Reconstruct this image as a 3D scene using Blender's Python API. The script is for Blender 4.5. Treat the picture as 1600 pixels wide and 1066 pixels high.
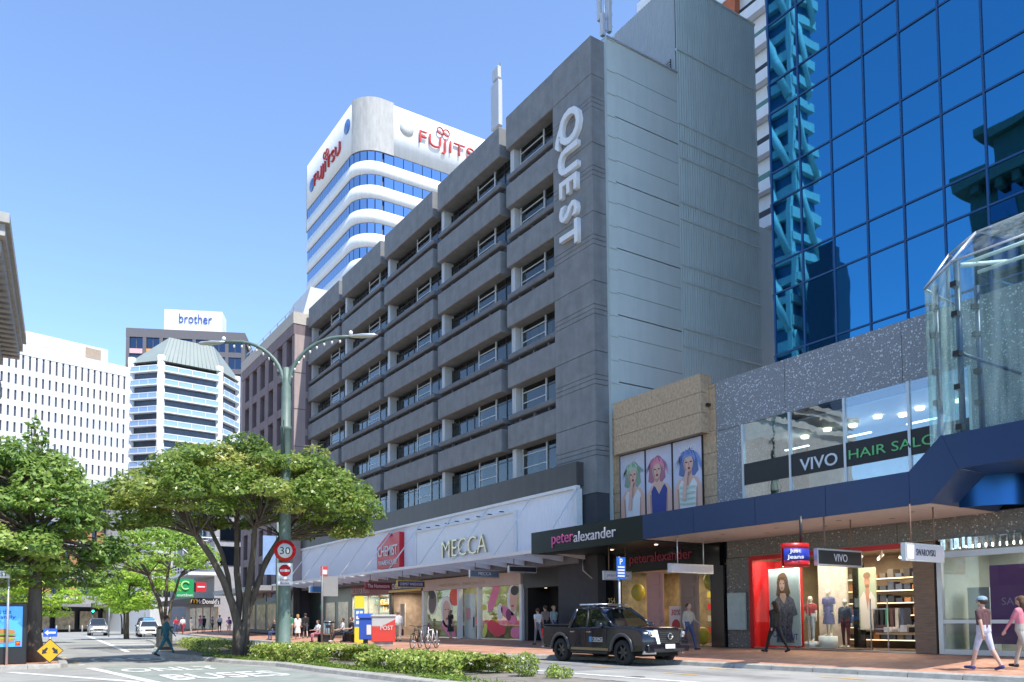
import bpy, bmesh, math, random
import numpy as np
from mathutils import Vector, Matrix
random.seed(7); RNG = np.random.default_rng(7)
sc = bpy.context.scene
for o in list(bpy.data.objects): bpy.data.objects.remove(o)
# ---------------------------------------------------------------- camera, sky, sun, exposure
cam = bpy.data.cameras.new('camera'); camo = bpy.data.objects.new('camera', cam); sc.collection.objects.link(camo)
cam.sensor_width = 36.0; cam.lens = 1243.0 * 36 / 1600; cam.clip_end = 3000; cam.clip_start = .1
cam.shift_x = (800 - 771.1) / 1600; cam.shift_y = (899.5 - 533) / 1600
yaw, pitch, roll = (math.radians(a) for a in (32.73, 3.177, -0.354))
fw = Vector((math.sin(yaw) * math.cos(pitch), math.cos(yaw) * math.cos(pitch), math.sin(pitch)))
rt = Vector((math.cos(yaw), -math.sin(yaw), 0)); up = rt.cross(fw)
rt, up = rt * math.cos(roll) + up * math.sin(roll), -rt * math.sin(roll) + up * math.cos(roll)
mw = Matrix((rt, up, -fw)).transposed().to_4x4(); mw.translation = (0, 0, 1.40)
camo.matrix_world = mw; sc.camera = camo
SUN = Vector((0.075, -0.50, 0.86)).normalized()
W = bpy.data.worlds.new('World'); sc.world = W; W.use_nodes = True
nt = W.node_tree; bg = nt.nodes['Background']; sky = nt.nodes.new('ShaderNodeTexSky'); sky.sky_type = 'NISHITA'
sky.sun_disc = False; sky.sun_elevation = math.asin(SUN.z); sky.sun_rotation = math.atan2(SUN.x, SUN.y)
sky.air_density = .8; sky.dust_density = 0; sky.ozone_density = 3.3
nt.links.new(sky.outputs[0], bg.inputs[0]); bg.inputs[1].default_value = 0.15
sl = bpy.data.lights.new('sun', 'SUN'); sl.energy = 2.65; sl.angle = math.radians(.53); sl.color = (1, .95, .87)
so = bpy.data.objects.new('sun', sl); sc.collection.objects.link(so); so.rotation_euler = (-SUN).to_track_quat('-Z', 'Y').to_euler(); so.location = (0, -40, 80)
vs = sc.view_settings; vs.view_transform = 'Standard'; vs.look = 'None'; vs.exposure = 1.35; vs.gamma = 1; vs.use_curve_mapping = False
sc.cycles.max_bounces = 8; sc.cycles.transparent_max_bounces = 12; sc.cycles.caustics_reflective = False; sc.cycles.caustics_refractive = False
# ---------------------------------------------------------------- helpers
COL = sc.collection; ORG = {}
def link(o, parent=None, loc=None):
    COL.objects.link(o)
    loc = Vector(loc) if loc is not None else Vector((0, 0, 0))
    if parent is not None:
        o.parent = parent; o.location = loc - ORG[parent]
    else: o.location = loc
    ORG[o] = loc
    return o
def tag(o, label=None, cat=None, group=None, kind=None):
    if label: o['label'] = label
    if cat: o['category'] = cat
    if group: o['group'] = group
    if kind: o['kind'] = kind
    return o
CAM_SCALE, CAM_LIFT = 1.0, 0.0      # shop-side buildings: uniform scale about the camera point, and the lift that goes with it (the footpath is raised to .36 m at the shops)
def T(name, label, cat, loc=(0, 0, 0), rz=0, group=None):
    o = bpy.data.objects.new(name, None); o.empty_display_size = .1; link(o, None, loc)
    if CAM_SCALE != 1: o.scale = (CAM_SCALE,)*3; o.location = (loc[0]*CAM_SCALE, loc[1]*CAM_SCALE, loc[2]*CAM_SCALE + CAM_LIFT)
    if rz: o.rotation_euler.z = rz; ORG[o] = Vector((0, 0, 0))
    return tag(o, label, cat, group)
def L(o, rz=0):            # following coordinates are the thing's own
    ORG[o] = Vector((0, 0, 0)); o.rotation_euler.z = rz; return o
class MB:
    def __init__(s): s.v = []; s.f = []; s.m = []; s.s = []
    def add(s, vs, fs, m=0, sm=False):
        b = len(s.v); s.v += [tuple(v) for v in vs]
        for f in fs: s.f.append([b + i for i in f]); s.m.append(m); s.s.append(sm)
        return s
    def box(s, x0, x1, y0, y1, z0, z1, m=0):
        return s.add([(x0,y0,z0),(x1,y0,z0),(x1,y1,z0),(x0,y1,z0),(x0,y0,z1),(x1,y0,z1),(x1,y1,z1),(x0,y1,z1)],
              [(0,3,2,1),(4,5,6,7),(0,1,5,4),(1,2,6,5),(2,3,7,6),(3,0,4,7)], m)
    def prism(s, pts, d, m=0, cap=True):          # planar polygon pts extruded by vector d
        n = len(pts); d = Vector(d); a = [Vector(p) for p in pts]
        fs = [(i, (i+1) % n, n + (i+1) % n, n + i) for i in range(n)]
        if cap: fs += [tuple(range(n))[::-1], tuple(range(n, 2*n))]
        return s.add(a + [p + d for p in a], fs, m)
    def tube(s, pts, rs, n=8, m=0, cap=True, sm=True):
        pts = [Vector(p) for p in pts]
        if not hasattr(rs, '__len__'): rs = [rs] * len(pts)
        vs = []; ref = None
        for i, p in enumerate(pts):
            t = (pts[min(i+1, len(pts)-1)] - pts[max(i-1, 0)]).normalized()
            if ref is None: ref = Vector((1, 0, 0)) if abs(t.x) < .8 else Vector((0, 1, 0))
            a = (ref - t * ref.dot(t)).normalized(); b = t.cross(a); ref = a
            vs += [p + (a * math.cos(2*math.pi*k/n) + b * math.sin(2*math.pi*k/n)) * rs[i] for k in range(n)]
        fs = [(i*n + k, i*n + (k+1) % n, (i+1)*n + (k+1) % n, (i+1)*n + k) for i in range(len(pts)-1) for k in range(n)]
        s.add(vs, fs, m, sm)
        if cap: s.add(vs[:n], [tuple(range(n))[::-1]], m); s.add(vs[-n:], [tuple(range(n))], m)
        return s
    def ball(s, c, r, n=10, m=0, k=None):
        c = Vector(c); r = Vector(r) if hasattr(r, '__len__') else Vector((r, r, r)); k = k or n // 2 + 1
        vs = [c + Vector((r.x*math.sin(math.pi*j/k)*math.cos(2*math.pi*i/n), r.y*math.sin(math.pi*j/k)*math.sin(2*math.pi*i/n), r.z*math.cos(math.pi*j/k))) for j in range(k+1) for i in range(n)]
        fs = [(j*n+i, (j+1)*n+i, (j+1)*n+(i+1) % n, j*n+(i+1) % n) for j in range(k) for i in range(n)]
        return s.add(vs, fs, m, True)
    def lathe(s, prof, c=(0,0,0), n=16, m=0, axis='z'):
        vs = []
        for r, h in prof:
            for k in range(n):
                a = 2*math.pi*k/n; u, v = r*math.cos(a), r*math.sin(a)
                p = {'z': (u, v, h), 'x': (h, u, v), 'y': (u, h, v)}[axis]; vs.append((p[0]+c[0], p[1]+c[1], p[2]+c[2]))
        q = len(prof); fs = [(j*n+i, j*n+(i+1) % n, (j+1)*n+(i+1) % n, (j+1)*n+i) for j in range(q-1) for i in range(n)]
        return s.add(vs, fs, m, True)
    def mesh(s, name, mats):
        me = bpy.data.meshes.new(name); me.from_pydata(s.v, [], s.f)
        for x in (mats if isinstance(mats, (list, tuple)) else [mats]): me.materials.append(x)
        me.polygons.foreach_set('material_index', s.m); me.polygons.foreach_set('use_smooth', s.s)
        bm = bmesh.new(); bm.from_mesh(me); bmesh.ops.remove_doubles(bm, verts=bm.verts, dist=1e-5) if any(s.s) else None
        bmesh.ops.recalc_face_normals(bm, faces=bm.faces); bm.to_mesh(me); bm.free()
        return me
    def build(s, name, mats, parent=None, org=None, bevel=0, seg=2, sub=0):
        if org is None: org = ORG[parent] if parent is not None else (0, 0, 0)
        org = Vector(org)
        if org.length: s.v = [(v[0]-org.x, v[1]-org.y, v[2]-org.z) for v in s.v]
        o = bpy.data.objects.new(name, s.mesh(name, mats)); link(o, parent, org)
        if bevel:
            b = o.modifiers.new('bevel', 'BEVEL'); b.width = bevel; b.segments = seg; b.limit_method = 'ANGLE'; b.angle_limit = math.radians(40)
        if sub: u = o.modifiers.new('sub', 'SUBSURF'); u.levels = u.render_levels = sub
        return o
BOXES = {}
def bx(name, x0, x1, y0, y1, z0, z1, mat, parent=None, bevel=0):
    d = (round(x1-x0, 3), round(y1-y0, 3), round(z1-z0, 3), mat.name, bevel)
    if d not in BOXES:
        me = MB().box(-d[0]/2, d[0]/2, -d[1]/2, d[1]/2, -d[2]/2, d[2]/2).mesh(name, mat)
        if bevel:
            bm = bmesh.new(); bm.from_mesh(me); bmesh.ops.bevel(bm, geom=bm.edges[:], offset=bevel, segments=2, affect='EDGES', profile=.5); bm.to_mesh(me); bm.free()
        BOXES[d] = me
    o = bpy.data.objects.new(name, BOXES[d])
    return link(o, parent, ((x0+x1)/2, (y0+y1)/2, (z0+z1)/2))
def inst(name, me, parent, loc, rz=0, scale=None):
    o = bpy.data.objects.new(name, me); link(o, parent, loc); o.rotation_euler.z = rz
    if scale: o.scale = scale
    return o
FACE = {'-x': Matrix(((0,0,-1),(-1,0,0),(0,1,0))), '-y': Matrix(((1,0,0),(0,0,-1),(0,1,0))), '+z': Matrix.Identity(3),
        'down-x': Matrix(((0,0,-1),(0,-1,0),(-1,0,0)))}
FACE['down-x'] = Matrix(((0,0,-1),(0,-1,0),(-1,0,0)))
def text(name, body, loc, h, mat, parent=None, face='-x', w=None, ext=.02, off=0, align='CENTER', space=1.0, rot=None):
    cu = bpy.data.curves.new(name, 'FONT'); cu.body = body; cu.size = 1; cu.extrude = 0; cu.offset = off; cu.align_x = 'LEFT'; cu.space_character = space; cu.resolution_u = 3
    t = bpy.data.objects.new(name, cu); cu.extrude = ext / h
    me = bpy.data.meshes.new_from_object(t); bpy.data.objects.remove(t); bpy.data.curves.remove(cu)
    co = np.empty(len(me.vertices)*3); me.vertices.foreach_get('co', co); co = co.reshape(-1, 3)
    mn, mx = co.min(0), co.max(0); sy = h / (mx[1]-mn[1]); sx = w / (mx[0]-mn[0]) if w else sy
    if align == 'CENTER': co[:, 0] -= (mn[0]+mx[0])/2
    else: co[:, 0] -= mn[0]
    co[:, 1] -= (mn[1]+mx[1])/2; co *= (sx, sy, h)
    R = np.array(rot if rot is not None else FACE[face]); co = co @ R.T
    me.vertices.foreach_set('co', co.ravel()); me.materials.clear(); me.materials.append(mat); me.name = name
    o = bpy.data.objects.new(name, me); return link(o, parent, loc)
# ---------------------------------------------------------------- materials
MT = {}
def M(name, rgb=(.5,.5,.5), rough=.6, metal=0, var=.12, scale=3., bump=0., bscale=60., stretch=(1,1,1), spec=.5, emit=0, streak=0, clear=0):
    if name in MT: return MT[name]
    m = bpy.data.materials.new(name); m.use_nodes = True; n = m.node_tree.nodes; l = m.node_tree.links; b = n['Principled BSDF']
    b.inputs['Roughness'].default_value = rough; b.inputs['Metallic'].default_value = metal; b.inputs['Specular IOR Level'].default_value = spec
    b.inputs['Base Color'].default_value = (*rgb, 1); b.inputs['Coat Weight'].default_value = clear; b.inputs['Coat Roughness'].default_value = .03
    if emit: b.inputs['Emission Color'].default_value = (*rgb, 1); b.inputs['Emission Strength'].default_value = emit
    if var or bump:
        g = n.new('ShaderNodeNewGeometry'); mp = n.new('ShaderNodeMapping'); mp.inputs['Scale'].default_value = stretch; l.new(g.outputs['Position'], mp.inputs[0])
    if var:
        t = n.new('ShaderNodeTexNoise'); t.inputs['Scale'].default_value = scale; t.inputs['Detail'].default_value = 6; t.inputs['Roughness'].default_value = .65; l.new(mp.outputs[0], t.inputs[0])
        r = n.new('ShaderNodeMapRange'); r.inputs[1].default_value = .3; r.inputs[2].default_value = .7; r.inputs[3].default_value = 1-var; r.inputs[4].default_value = 1+var; l.new(t.outputs[0], r.inputs[0])
        fac = r.outputs[0]
        if streak:
            mp2 = n.new('ShaderNodeMapping'); mp2.inputs['Scale'].default_value = (2.2, 2.2, .12); l.new(g.outputs['Position'], mp2.inputs[0])
            t2 = n.new('ShaderNodeTexNoise'); t2.inputs['Scale'].default_value = 1.6; t2.inputs['Detail'].default_value = 5; l.new(mp2.outputs[0], t2.inputs[0])
            r2 = n.new('ShaderNodeMapRange'); r2.inputs[1].default_value = .35; r2.inputs[2].default_value = .7; r2.inputs[3].default_value = 1+streak*.4; r2.inputs[4].default_value = 1-streak; l.new(t2.outputs[0], r2.inputs[0])
            mu = n.new('ShaderNodeMath'); mu.operation = 'MULTIPLY'; l.new(fac, mu.inputs[0]); l.new(r2.outputs[0], mu.inputs[1]); fac = mu.outputs[0]
        x = n.new('ShaderNodeVectorMath'); x.operation = 'SCALE'; x.inputs[0].default_value = rgb; l.new(fac, x.inputs['Scale']); l.new(x.outputs[0], b.inputs['Base Color'])
    if bump:
        t = n.new('ShaderNodeTexNoise'); t.inputs['Scale'].default_value = bscale; t.inputs['Detail'].default_value = 3; l.new(mp.outputs[0], t.inputs[0])
        u = n.new('ShaderNodeBump'); u.inputs['Strength'].default_value = bump; u.inputs['Distance'].default_value = .02; l.new(t.outputs[0], u.inputs['Height']); l.new(u.outputs[0], b.inputs['Normal'])
    MT[name] = m; return m
def flat(name, rgb, rough=.5, **k): return M(name, rgb, rough, var=0, **k)
def schlick(n, l):        # same reflectance from either side of a thin pane
    w = n.new('ShaderNodeLayerWeight'); w.inputs[0].default_value = .5; p = n.new('ShaderNodeMath'); p.operation = 'POWER'; p.inputs[1].default_value = 4.5; l.new(w.outputs['Facing'], p.inputs[0]); a = n.new('ShaderNodeMath'); a.operation = 'MULTIPLY_ADD'; a.inputs[1].default_value = .9; a.inputs[2].default_value = .035; l.new(p.outputs[0], a.inputs[0]); return a
def glass(name, tint=(.9,.95,.95), refl=.1, rough=.0, wave=0, gtint=(1,1,1)):
    if name in MT: return MT[name]
    m = bpy.data.materials.new(name); m.use_nodes = True; n = m.node_tree.nodes; l = m.node_tree.links; n.remove(n['Principled BSDF'])
    out = n['Material Output']; tr = n.new('ShaderNodeBsdfTransparent'); tr.inputs[0].default_value = (*tint, 1); gl = n.new('ShaderNodeBsdfGlossy'); gl.inputs['Roughness'].default_value = rough; gl.inputs[0].default_value = (*gtint, 1)
    fr = schlick(n, l); a = n.new('ShaderNodeMath'); a.operation = 'MULTIPLY_ADD'; a.inputs[1].default_value = .9; a.inputs[2].default_value = refl; a.use_clamp = True
    l.new(fr.outputs[0], a.inputs[0]); mx = n.new('ShaderNodeMixShader'); l.new(a.outputs[0], mx.inputs[0]); l.new(tr.outputs[0], mx.inputs[1]); l.new(gl.outputs[0], mx.inputs[2]); l.new(mx.outputs[0], out.inputs[0])
    if wave:
        g = n.new('ShaderNodeNewGeometry'); t = n.new('ShaderNodeTexNoise'); t.inputs['Scale'].default_value = 1.3; l.new(g.outputs['Position'], t.inputs[0]); u = n.new('ShaderNodeBump'); u.inputs['Strength'].default_value = wave; u.inputs['Distance'].default_value = .05
        l.new(t.outputs[0], u.inputs['Height']); l.new(u.outputs[0], gl.inputs['Normal'])
    MT[name] = m; return m
def mirror(name, rgb, rough=.02, wave=.1, scale=.6, var=0.):   # tinted reflective facade glass
    if name in MT: return MT[name]
    m = bpy.data.materials.new(name); m.use_nodes = True; n = m.node_tree.nodes; l = m.node_tree.links; b = n['Principled BSDF']
    b.inputs['Base Color'].default_value = (*rgb, 1); b.inputs['Metallic'].default_value = 1; b.inputs['Roughness'].default_value = rough
    g = n.new('ShaderNodeNewGeometry'); t = n.new('ShaderNodeTexNoise'); t.inputs['Scale'].default_value = scale; t.inputs['Detail'].default_value = 1.5; l.new(g.outputs['Position'], t.inputs[0])
    u = n.new('ShaderNodeBump'); u.inputs['Strength'].default_value = wave; u.inputs['Distance'].default_value = .1; l.new(t.outputs[0], u.inputs['Height']); l.new(u.outputs[0], b.inputs['Normal'])
    MT[name] = m; return m
def granite(name, base, lo, hi, speck=(.7,.72,.75), scale=14, amount=.16, rough=.35):
    if name in MT: return MT[name]
    m = bpy.data.materials.new(name); m.use_nodes = True; n = m.node_tree.nodes; l = m.node_tree.links; b = n['Principled BSDF']; b.inputs['Roughness'].default_value = rough
    g = n.new('ShaderNodeNewGeometry'); no = n.new('ShaderNodeTexNoise'); no.inputs['Scale'].default_value = 22; no.inputs['Detail'].default_value = 6; no.inputs['Roughness'].default_value = .8; l.new(g.outputs['Position'], no.inputs[0])
    r = n.new('ShaderNodeValToRGB'); r.color_ramp.elements[0].position = .35; r.color_ramp.elements[0].color = (*lo, 1); r.color_ramp.elements[1].position = .68; r.color_ramp.elements[1].color = (*hi, 1); l.new(no.outputs[0], r.inputs[0])
    v = n.new('ShaderNodeTexVoronoi'); v.inputs['Scale'].default_value = scale; v.inputs['Randomness'].default_value = 1
    w = n.new('ShaderNodeTexNoise'); w.inputs['Scale'].default_value = 30; ad = n.new('ShaderNodeMixRGB'); ad.blend_type = 'LINEAR_LIGHT'; ad.inputs[0].default_value = .03; l.new(g.outputs['Position'], w.inputs[0]); l.new(g.outputs['Position'], ad.inputs[1]); l.new(w.outputs['Color'], ad.inputs[2]); l.new(ad.outputs[0], v.inputs[0])
    sx = n.new('ShaderNodeSeparateColor'); l.new(v.outputs['Color'], sx.inputs[0])
    a = n.new('ShaderNodeMath'); a.operation = 'MULTIPLY'; a.inputs[1].default_value = amount*2; l.new(sx.outputs[0], a.inputs[0])
    c = n.new('ShaderNodeMath'); c.operation = 'LESS_THAN'; l.new(v.outputs['Distance'], c.inputs[0]); l.new(a.outputs[0], c.inputs[1])
    c2 = n.new('ShaderNodeMath'); c2.operation = 'GREATER_THAN'; c2.inputs[1].default_value = .45; l.new(sx.outputs[1], c2.inputs[0])
    mu = n.new('ShaderNodeMath'); mu.operation = 'MULTIPLY'; l.new(c.outputs[0], mu.inputs[0]); l.new(c2.outputs[0], mu.inputs[1])
    mx = n.new('ShaderNodeMixRGB'); l.new(mu.outputs[0], mx.inputs[0]); l.new(r.outputs[0], mx.inputs[1]); mx.inputs[2].default_value = (*speck, 1); l.new(mx.outputs[0], b.inputs['Base Color'])
    MT[name] = m; return m
def leafmat(name, cols, trans=.35, rough=.38):
    m = bpy.data.materials.new(name); m.use_nodes = True; n = m.node_tree.nodes; l = m.node_tree.links; b = n['Principled BSDF']; b.inputs['Roughness'].default_value = rough; b.inputs['Specular IOR Level'].default_value = .5
    a = n.new('ShaderNodeAttribute'); a.attribute_name = 'rnd'; r = n.new('ShaderNodeValToRGB'); e = r.color_ramp.elements
    e[0].color = (*cols[0], 1); e[-1].color = (*cols[-1], 1)
    cols = [tuple(min(.6, v*1.45) for v in c) for c in cols]; e[0].color = (*cols[0], 1); e[-1].color = (*cols[-1], 1)
    for i, c in enumerate(cols[1:-1]): k = e.new((i+1)/(len(cols)-1)); k.color = (*c, 1)
    l.new(a.outputs['Fac'], r.inputs[0]); l.new(r.outputs[0], b.inputs['Base Color'])
    t = n.new('ShaderNodeBsdfTranslucent'); mx = n.new('ShaderNodeMixShader'); mx.inputs[0].default_value = trans; hs = n.new('ShaderNodeHueSaturation'); hs.inputs['Value'].default_value = 1.5; l.new(r.outputs[0], hs.inputs['Color']); l.new(hs.outputs[0], t.inputs[0])
    l.new(b.outputs[0], mx.inputs[1]); l.new(t.outputs[0], mx.inputs[2]); l.new(mx.outputs[0], n['Material Output'].inputs[0]); return m
def bayglass(name):
    m = bpy.data.materials.new(name); m.use_nodes = True; n = m.node_tree.nodes; l = m.node_tree.links; n.remove(n['Principled BSDF'])
    tr = n.new('ShaderNodeBsdfTransparent'); tr.inputs[0].default_value = (.86,.96,.93,1); gl = n.new('ShaderNodeBsdfGlossy'); gl.inputs['Roughness'].default_value = .02; df = n.new('ShaderNodeBsdfTranslucent'); df.inputs[0].default_value = (.75,.85,.82,1); d2 = n.new('ShaderNodeBsdfDiffuse'); d2.inputs[0].default_value = (.75,.85,.82,1)
    g = n.new('ShaderNodeNewGeometry'); mp = n.new('ShaderNodeMapping'); mp.inputs['Scale'].default_value = (2.5,2.5,.25); l.new(g.outputs['Position'], mp.inputs[0]); no = n.new('ShaderNodeTexNoise'); no.inputs['Scale'].default_value = 1.6; no.inputs['Detail'].default_value = 5; l.new(mp.outputs[0], no.inputs[0])
    r = n.new('ShaderNodeMapRange'); r.inputs[1].default_value = .35; r.inputs[2].default_value = .75; r.inputs[3].default_value = .01; r.inputs[4].default_value = .15; l.new(no.outputs[0], r.inputs[0])
    fr = schlick(n, l); mx = n.new('ShaderNodeMixShader'); l.new(fr.outputs[0], mx.inputs[0]); l.new(tr.outputs[0], mx.inputs[1]); l.new(gl.outputs[0], mx.inputs[2])
    ad = n.new('ShaderNodeAddShader'); l.new(df.outputs[0], ad.inputs[0]); l.new(d2.outputs[0], ad.inputs[1]); m2 = n.new('ShaderNodeMixShader'); l.new(r.outputs[0], m2.inputs[0]); l.new(mx.outputs[0], m2.inputs[1]); l.new(ad.outputs[0], m2.inputs[2]); l.new(m2.outputs[0], n['Material Output'].inputs[0]); return m
def brickmat(name, c1, c2, mortar, w=.22, h=.11, rough=.8, ang=0):
    m = bpy.data.materials.new(name); m.use_nodes = True; n = m.node_tree.nodes; l = m.node_tree.links; b = n['Principled BSDF']; b.inputs['Roughness'].default_value = rough
    g = n.new('ShaderNodeNewGeometry'); mp = n.new('ShaderNodeMapping'); mp.inputs['Rotation'].default_value = (0, 0, ang); l.new(g.outputs['Position'], mp.inputs[0])
    t = n.new('ShaderNodeTexBrick'); t.inputs['Color1'].default_value = (*c1, 1); t.inputs['Color2'].default_value = (*c2, 1); t.inputs['Mortar'].default_value = (*mortar, 1); t.inputs['Scale'].default_value = 1; t.inputs['Brick Width'].default_value = w; t.inputs['Row Height'].default_value = h; t.inputs['Mortar Size'].default_value = .006; l.new(mp.outputs[0], t.inputs[0])
    no = n.new('ShaderNodeTexNoise'); no.inputs['Scale'].default_value = .9; no.inputs['Detail'].default_value = 8; l.new(g.outputs['Position'], no.inputs[0]); r = n.new('ShaderNodeMapRange'); r.inputs[1].default_value = .3; r.inputs[2].default_value = .7; r.inputs[3].default_value = .72; r.inputs[4].default_value = 1.2; l.new(no.outputs[0], r.inputs[0])
    x = n.new('ShaderNodeVectorMath'); x.operation = 'SCALE'; l.new(t.outputs[0], x.inputs[0]); l.new(r.outputs[0], x.inputs['Scale']); l.new(x.outputs[0], b.inputs['Base Color']); return m
white = M('white_paint', (.76,.77,.78), .5, var=.05, scale=2); whiteT = M('white_tower', (.66,.66,.65), .6, var=.04, scale=.5, streak=.06)
greyp = M('roughcast_grey', (.23,.235,.24), .85, var=.16, scale=1.5, bump=.6, bscale=28, streak=.09)
black = M('black_paint', (.022,.022,.024), .45, var=.1); blackm = flat('black_metal', (.02,.02,.022), .35)
steel = M('steel', (.55,.56,.57), .3, metal=1, var=.05); alu = M('aluminium', (.62,.64,.66), .35, metal=.6, var=.05)
asphalt = M('asphalt', (.3,.3,.285), .9, var=.3, scale=.4, bump=.3, bscale=90); concrete = M('kerb_concrete', (.36,.35,.32), .85, var=.25, scale=4, bump=.3)
paving = brickmat('brick_paving', (.42,.2,.13), (.5,.27,.18), (.3,.2,.15)); paint_w = M('road_paint', (.66,.66,.63), .7, var=.38, scale=7); paint_y = M('yellow_paint', (.75,.42,.04), .7, var=.2, scale=5)
greenlane = M('green_lane', (.25,.278,.25), .9, var=.2, scale=1.5)
winglass = glass('window_glass', (.55,.6,.59), .03); shopglass = glass('shop_glass', (.88,.92,.9), .0, gtint=(.8,.85,.85)); clear = bayglass('bay_glass')
darkroom = M('dark_interior', (.035,.035,.038), .8, var=.1); curtain = M('curtain', (.42,.4,.36), .8, var=.15, scale=6, stretch=(6,6,.4))
# ---------------------------------------------------------------- ground, road, footpaths
def sheet(name, pts, z, mat, th=0, kind='structure'):
    m = MB()
    if th: m.prism([(x, y, z-th) for x, y in pts], (0, 0, th))
    else: m.add([(x, y, z) for x, y in pts], [tuple(range(len(pts)))])
    return tag(m.build(name, mat), kind=kind)
tag(MB().add([(-700,-300,-.004),(900,-300,-.004),(900,1100,-.004),(-700,1100,-.004)], [(0,1,2,3)]).build('ground', M('ground_asphalt', (.28,.28,.27), .9, var=.15, scale=.3)), kind='structure')
sheet('road', [(-3,-30),(19.5,-30),(19.5,8),(18.4,24),(15,26),(15,60),(19,100),(24,150),(-2,150),(2.3,60),(2.3,28),(-60,27.4),(-60,4),(-3,3)], .0, asphalt)
sheet('bus_lane', [(2.9,-6),(7.3,-6),(7.3,24),(6.6,27.6),(3.2,28.2)], .004, greenlane)
KR = [(19.3,-12),(18.95,2),(18.4,8.1),(17.85,15.3),(17.65,20.4),(17.3,22.6),(16.2,24.4),(14.85,26.2),(14.6,30.6),(14.62,38.2),(15.6,52.7),(16.6,70),(18.6,95),(22,130)]
def kx(y): return float(np.interp(y, [q[1] for q in KR], [q[0] for q in KR])) + .28
def zf(x, y): return .13 + .233*min(1, max(0, (x-kx(y))/(22.4-kx(y))))          # the footpath rises towards the shops
fm = MB(); ys_ = [float(v) for v in np.arange(-12, 130, 1.0)]
for ya, yb_ in zip(ys_[:-1], ys_[1:]):
    for xa, xb in ((0,1),(1,2)):
        X_ = lambda y, k: (kx(y), 22.45, 60)[k]; Z_ = (.128, .360, .360)
        fm.add([(X_(ya,xa),ya,Z_[xa]),(X_(ya,xb),ya,Z_[xb]),(X_(yb_,xb),yb_,Z_[xb]),(X_(yb_,xa),yb_,Z_[xa])], [(0,1,2,3)])
tag(fm.build('footpath', paving), kind='structure')
def kerb(name, pts, w, h, step=1.2, side=1):
    """stone by stone kerb, each stone a real block with open joints"""
    m = MB()
    for (x0, y0), (x1, y1) in zip(pts[:-1], pts[1:]):
        d = Vector((x1-x0, y1-y0, 0)); n = max(1, round(d.length/step)); d /= n; nn = Vector((d.y, -d.x, 0)).normalized()*w*side
        for i in range(n):
            a = Vector((x0, y0, 0)) + d*i + d*.008; b = Vector((x0, y0, 0)) + d*(i+1) - d*.008; hh = h + random.uniform(-.004, .004)
            m.prism([a, b, b+nn, a+nn], (0, 0, hh)) if False else m.add([a, b, b+nn, a+nn, a+nn*.1+Vector((0,0,hh*.8)), b+nn*.1+Vector((0,0,hh*.8)), b+nn+Vector((0,0,hh)), a+nn+Vector((0,0,hh)), a+nn*.3+Vector((0,0,hh)), b+nn*.3+Vector((0,0,hh))],
              [(0,1,5,4),(4,5,9,8),(8,9,6,7),(2,3,7,6),(0,4,8,7,3),(1,2,6,9,5)])
    return tag(m.build(name, concrete), kind='structure')
kerb('kerb', KR, .28, .135)
ML = [(8.25,4),(8.15,12),(7.93,17.4),(7.75,20.8),(7.7,24.6),(6.95,27.2),(6.4,32),(6.2,37),(7.3,43),(8.9,52),(10.0,60),(10.3,64)]
MR = [(10.9,64),(11.3,56),(11.3,44),(11.3,30),(11.35,14),(11.3,4)]
isl = sheet('traffic_island', [(x+.3, y) for x, y in ML] + [(x-.2, y) for x, y in MR], .11, M('island_paving', (.2,.18,.155), .9, var=.3, scale=2.5, bump=.3), .1)
kerb('island_kerb', ML, .34, .12); kerb('island_kerb', MR, .25, .12)
LC = [(-60,27.0),(-8,27.35),(1.2,27.75),(2.1,28.0),(2.36,28.7),(2.5,31),(2.3,45),(1.8,70),(1.0,110),(-3,150)]
sheet('corner_footpath', [(-60,27.3),(-8,27.65),(1.1,28.05),(1.85,28.3),(2.08,28.9),(2.2,31),(2.0,45),(1.5,70),(.7,110),(-3.3,150),(-60,150)], .125, paving, .12)
kerb('corner_kerb', [(x, y) for x, y in LC], .28, .135, side=-1)
for nm, a, b, w in (('lane_line',(12.25,26),(13.4,9),.12), ('lane_line',(.7,26.3),(3.1,20.2),.13), ('lane_line',(2.8,27.2),(3.5,18.5),.13), ('lane_line',(-9,26.6),(.4,26.0),.12), ('lane_line',(2.75,29.5),(2.8,29.0),.1)):
    d = Vector((b[0]-a[0], b[1]-a[1], 0)).normalized(); n = Vector((-d.y, d.x, 0))*w
    sheet(nm, [(a[0]-n.x, a[1]-n.y), (b[0]-n.x, b[1]-n.y), (b[0]+n.x, b[1]+n.y), (a[0]+n.x, a[1]+n.y)], .008, paint_w)
for x, y in ((17.25,14.6),(16.75,10.6),(14.9,13.9),(15.4,17.6),(15.9,21.4),(15.6,23.4),(14.55,10.2),(14.3,25.2),(14.2,28.2),(14.2,31.2)):
    sheet('yellow_dash', [(x-.05, y), (x+.05, y), (x+.0, y+1.1), (x-.1, y+1.1)], .008, paint_y)
for i in range(6): sheet('yellow_dash', [(2.75, 31+i*2.2), (2.87, 31+i*2.2), (2.87, 32+i*2.2), (2.75, 32+i*2.2)], .008, paint_y)
for i in range(9):                                              # painted hatching beyond the shade of the trees
    y = 44 + i*5.0; xe = 5.8+(y-40.6)*.065; sheet('hatch_stripe', [(xe, y), (xe+2.4, y-1.6), (xe+2.4, y-.5), (xe, y+1.1)], .008, paint_w)
sheet('hatch_edge', [(5.65,40.6),(5.9,40.6),(9.45,93),(9.1,93)], .009, paint_w)
pm_ = M('asphalt_patch', (.22,.22,.215), .9, var=.25, scale=2, bump=.3, bscale=90)
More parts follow.
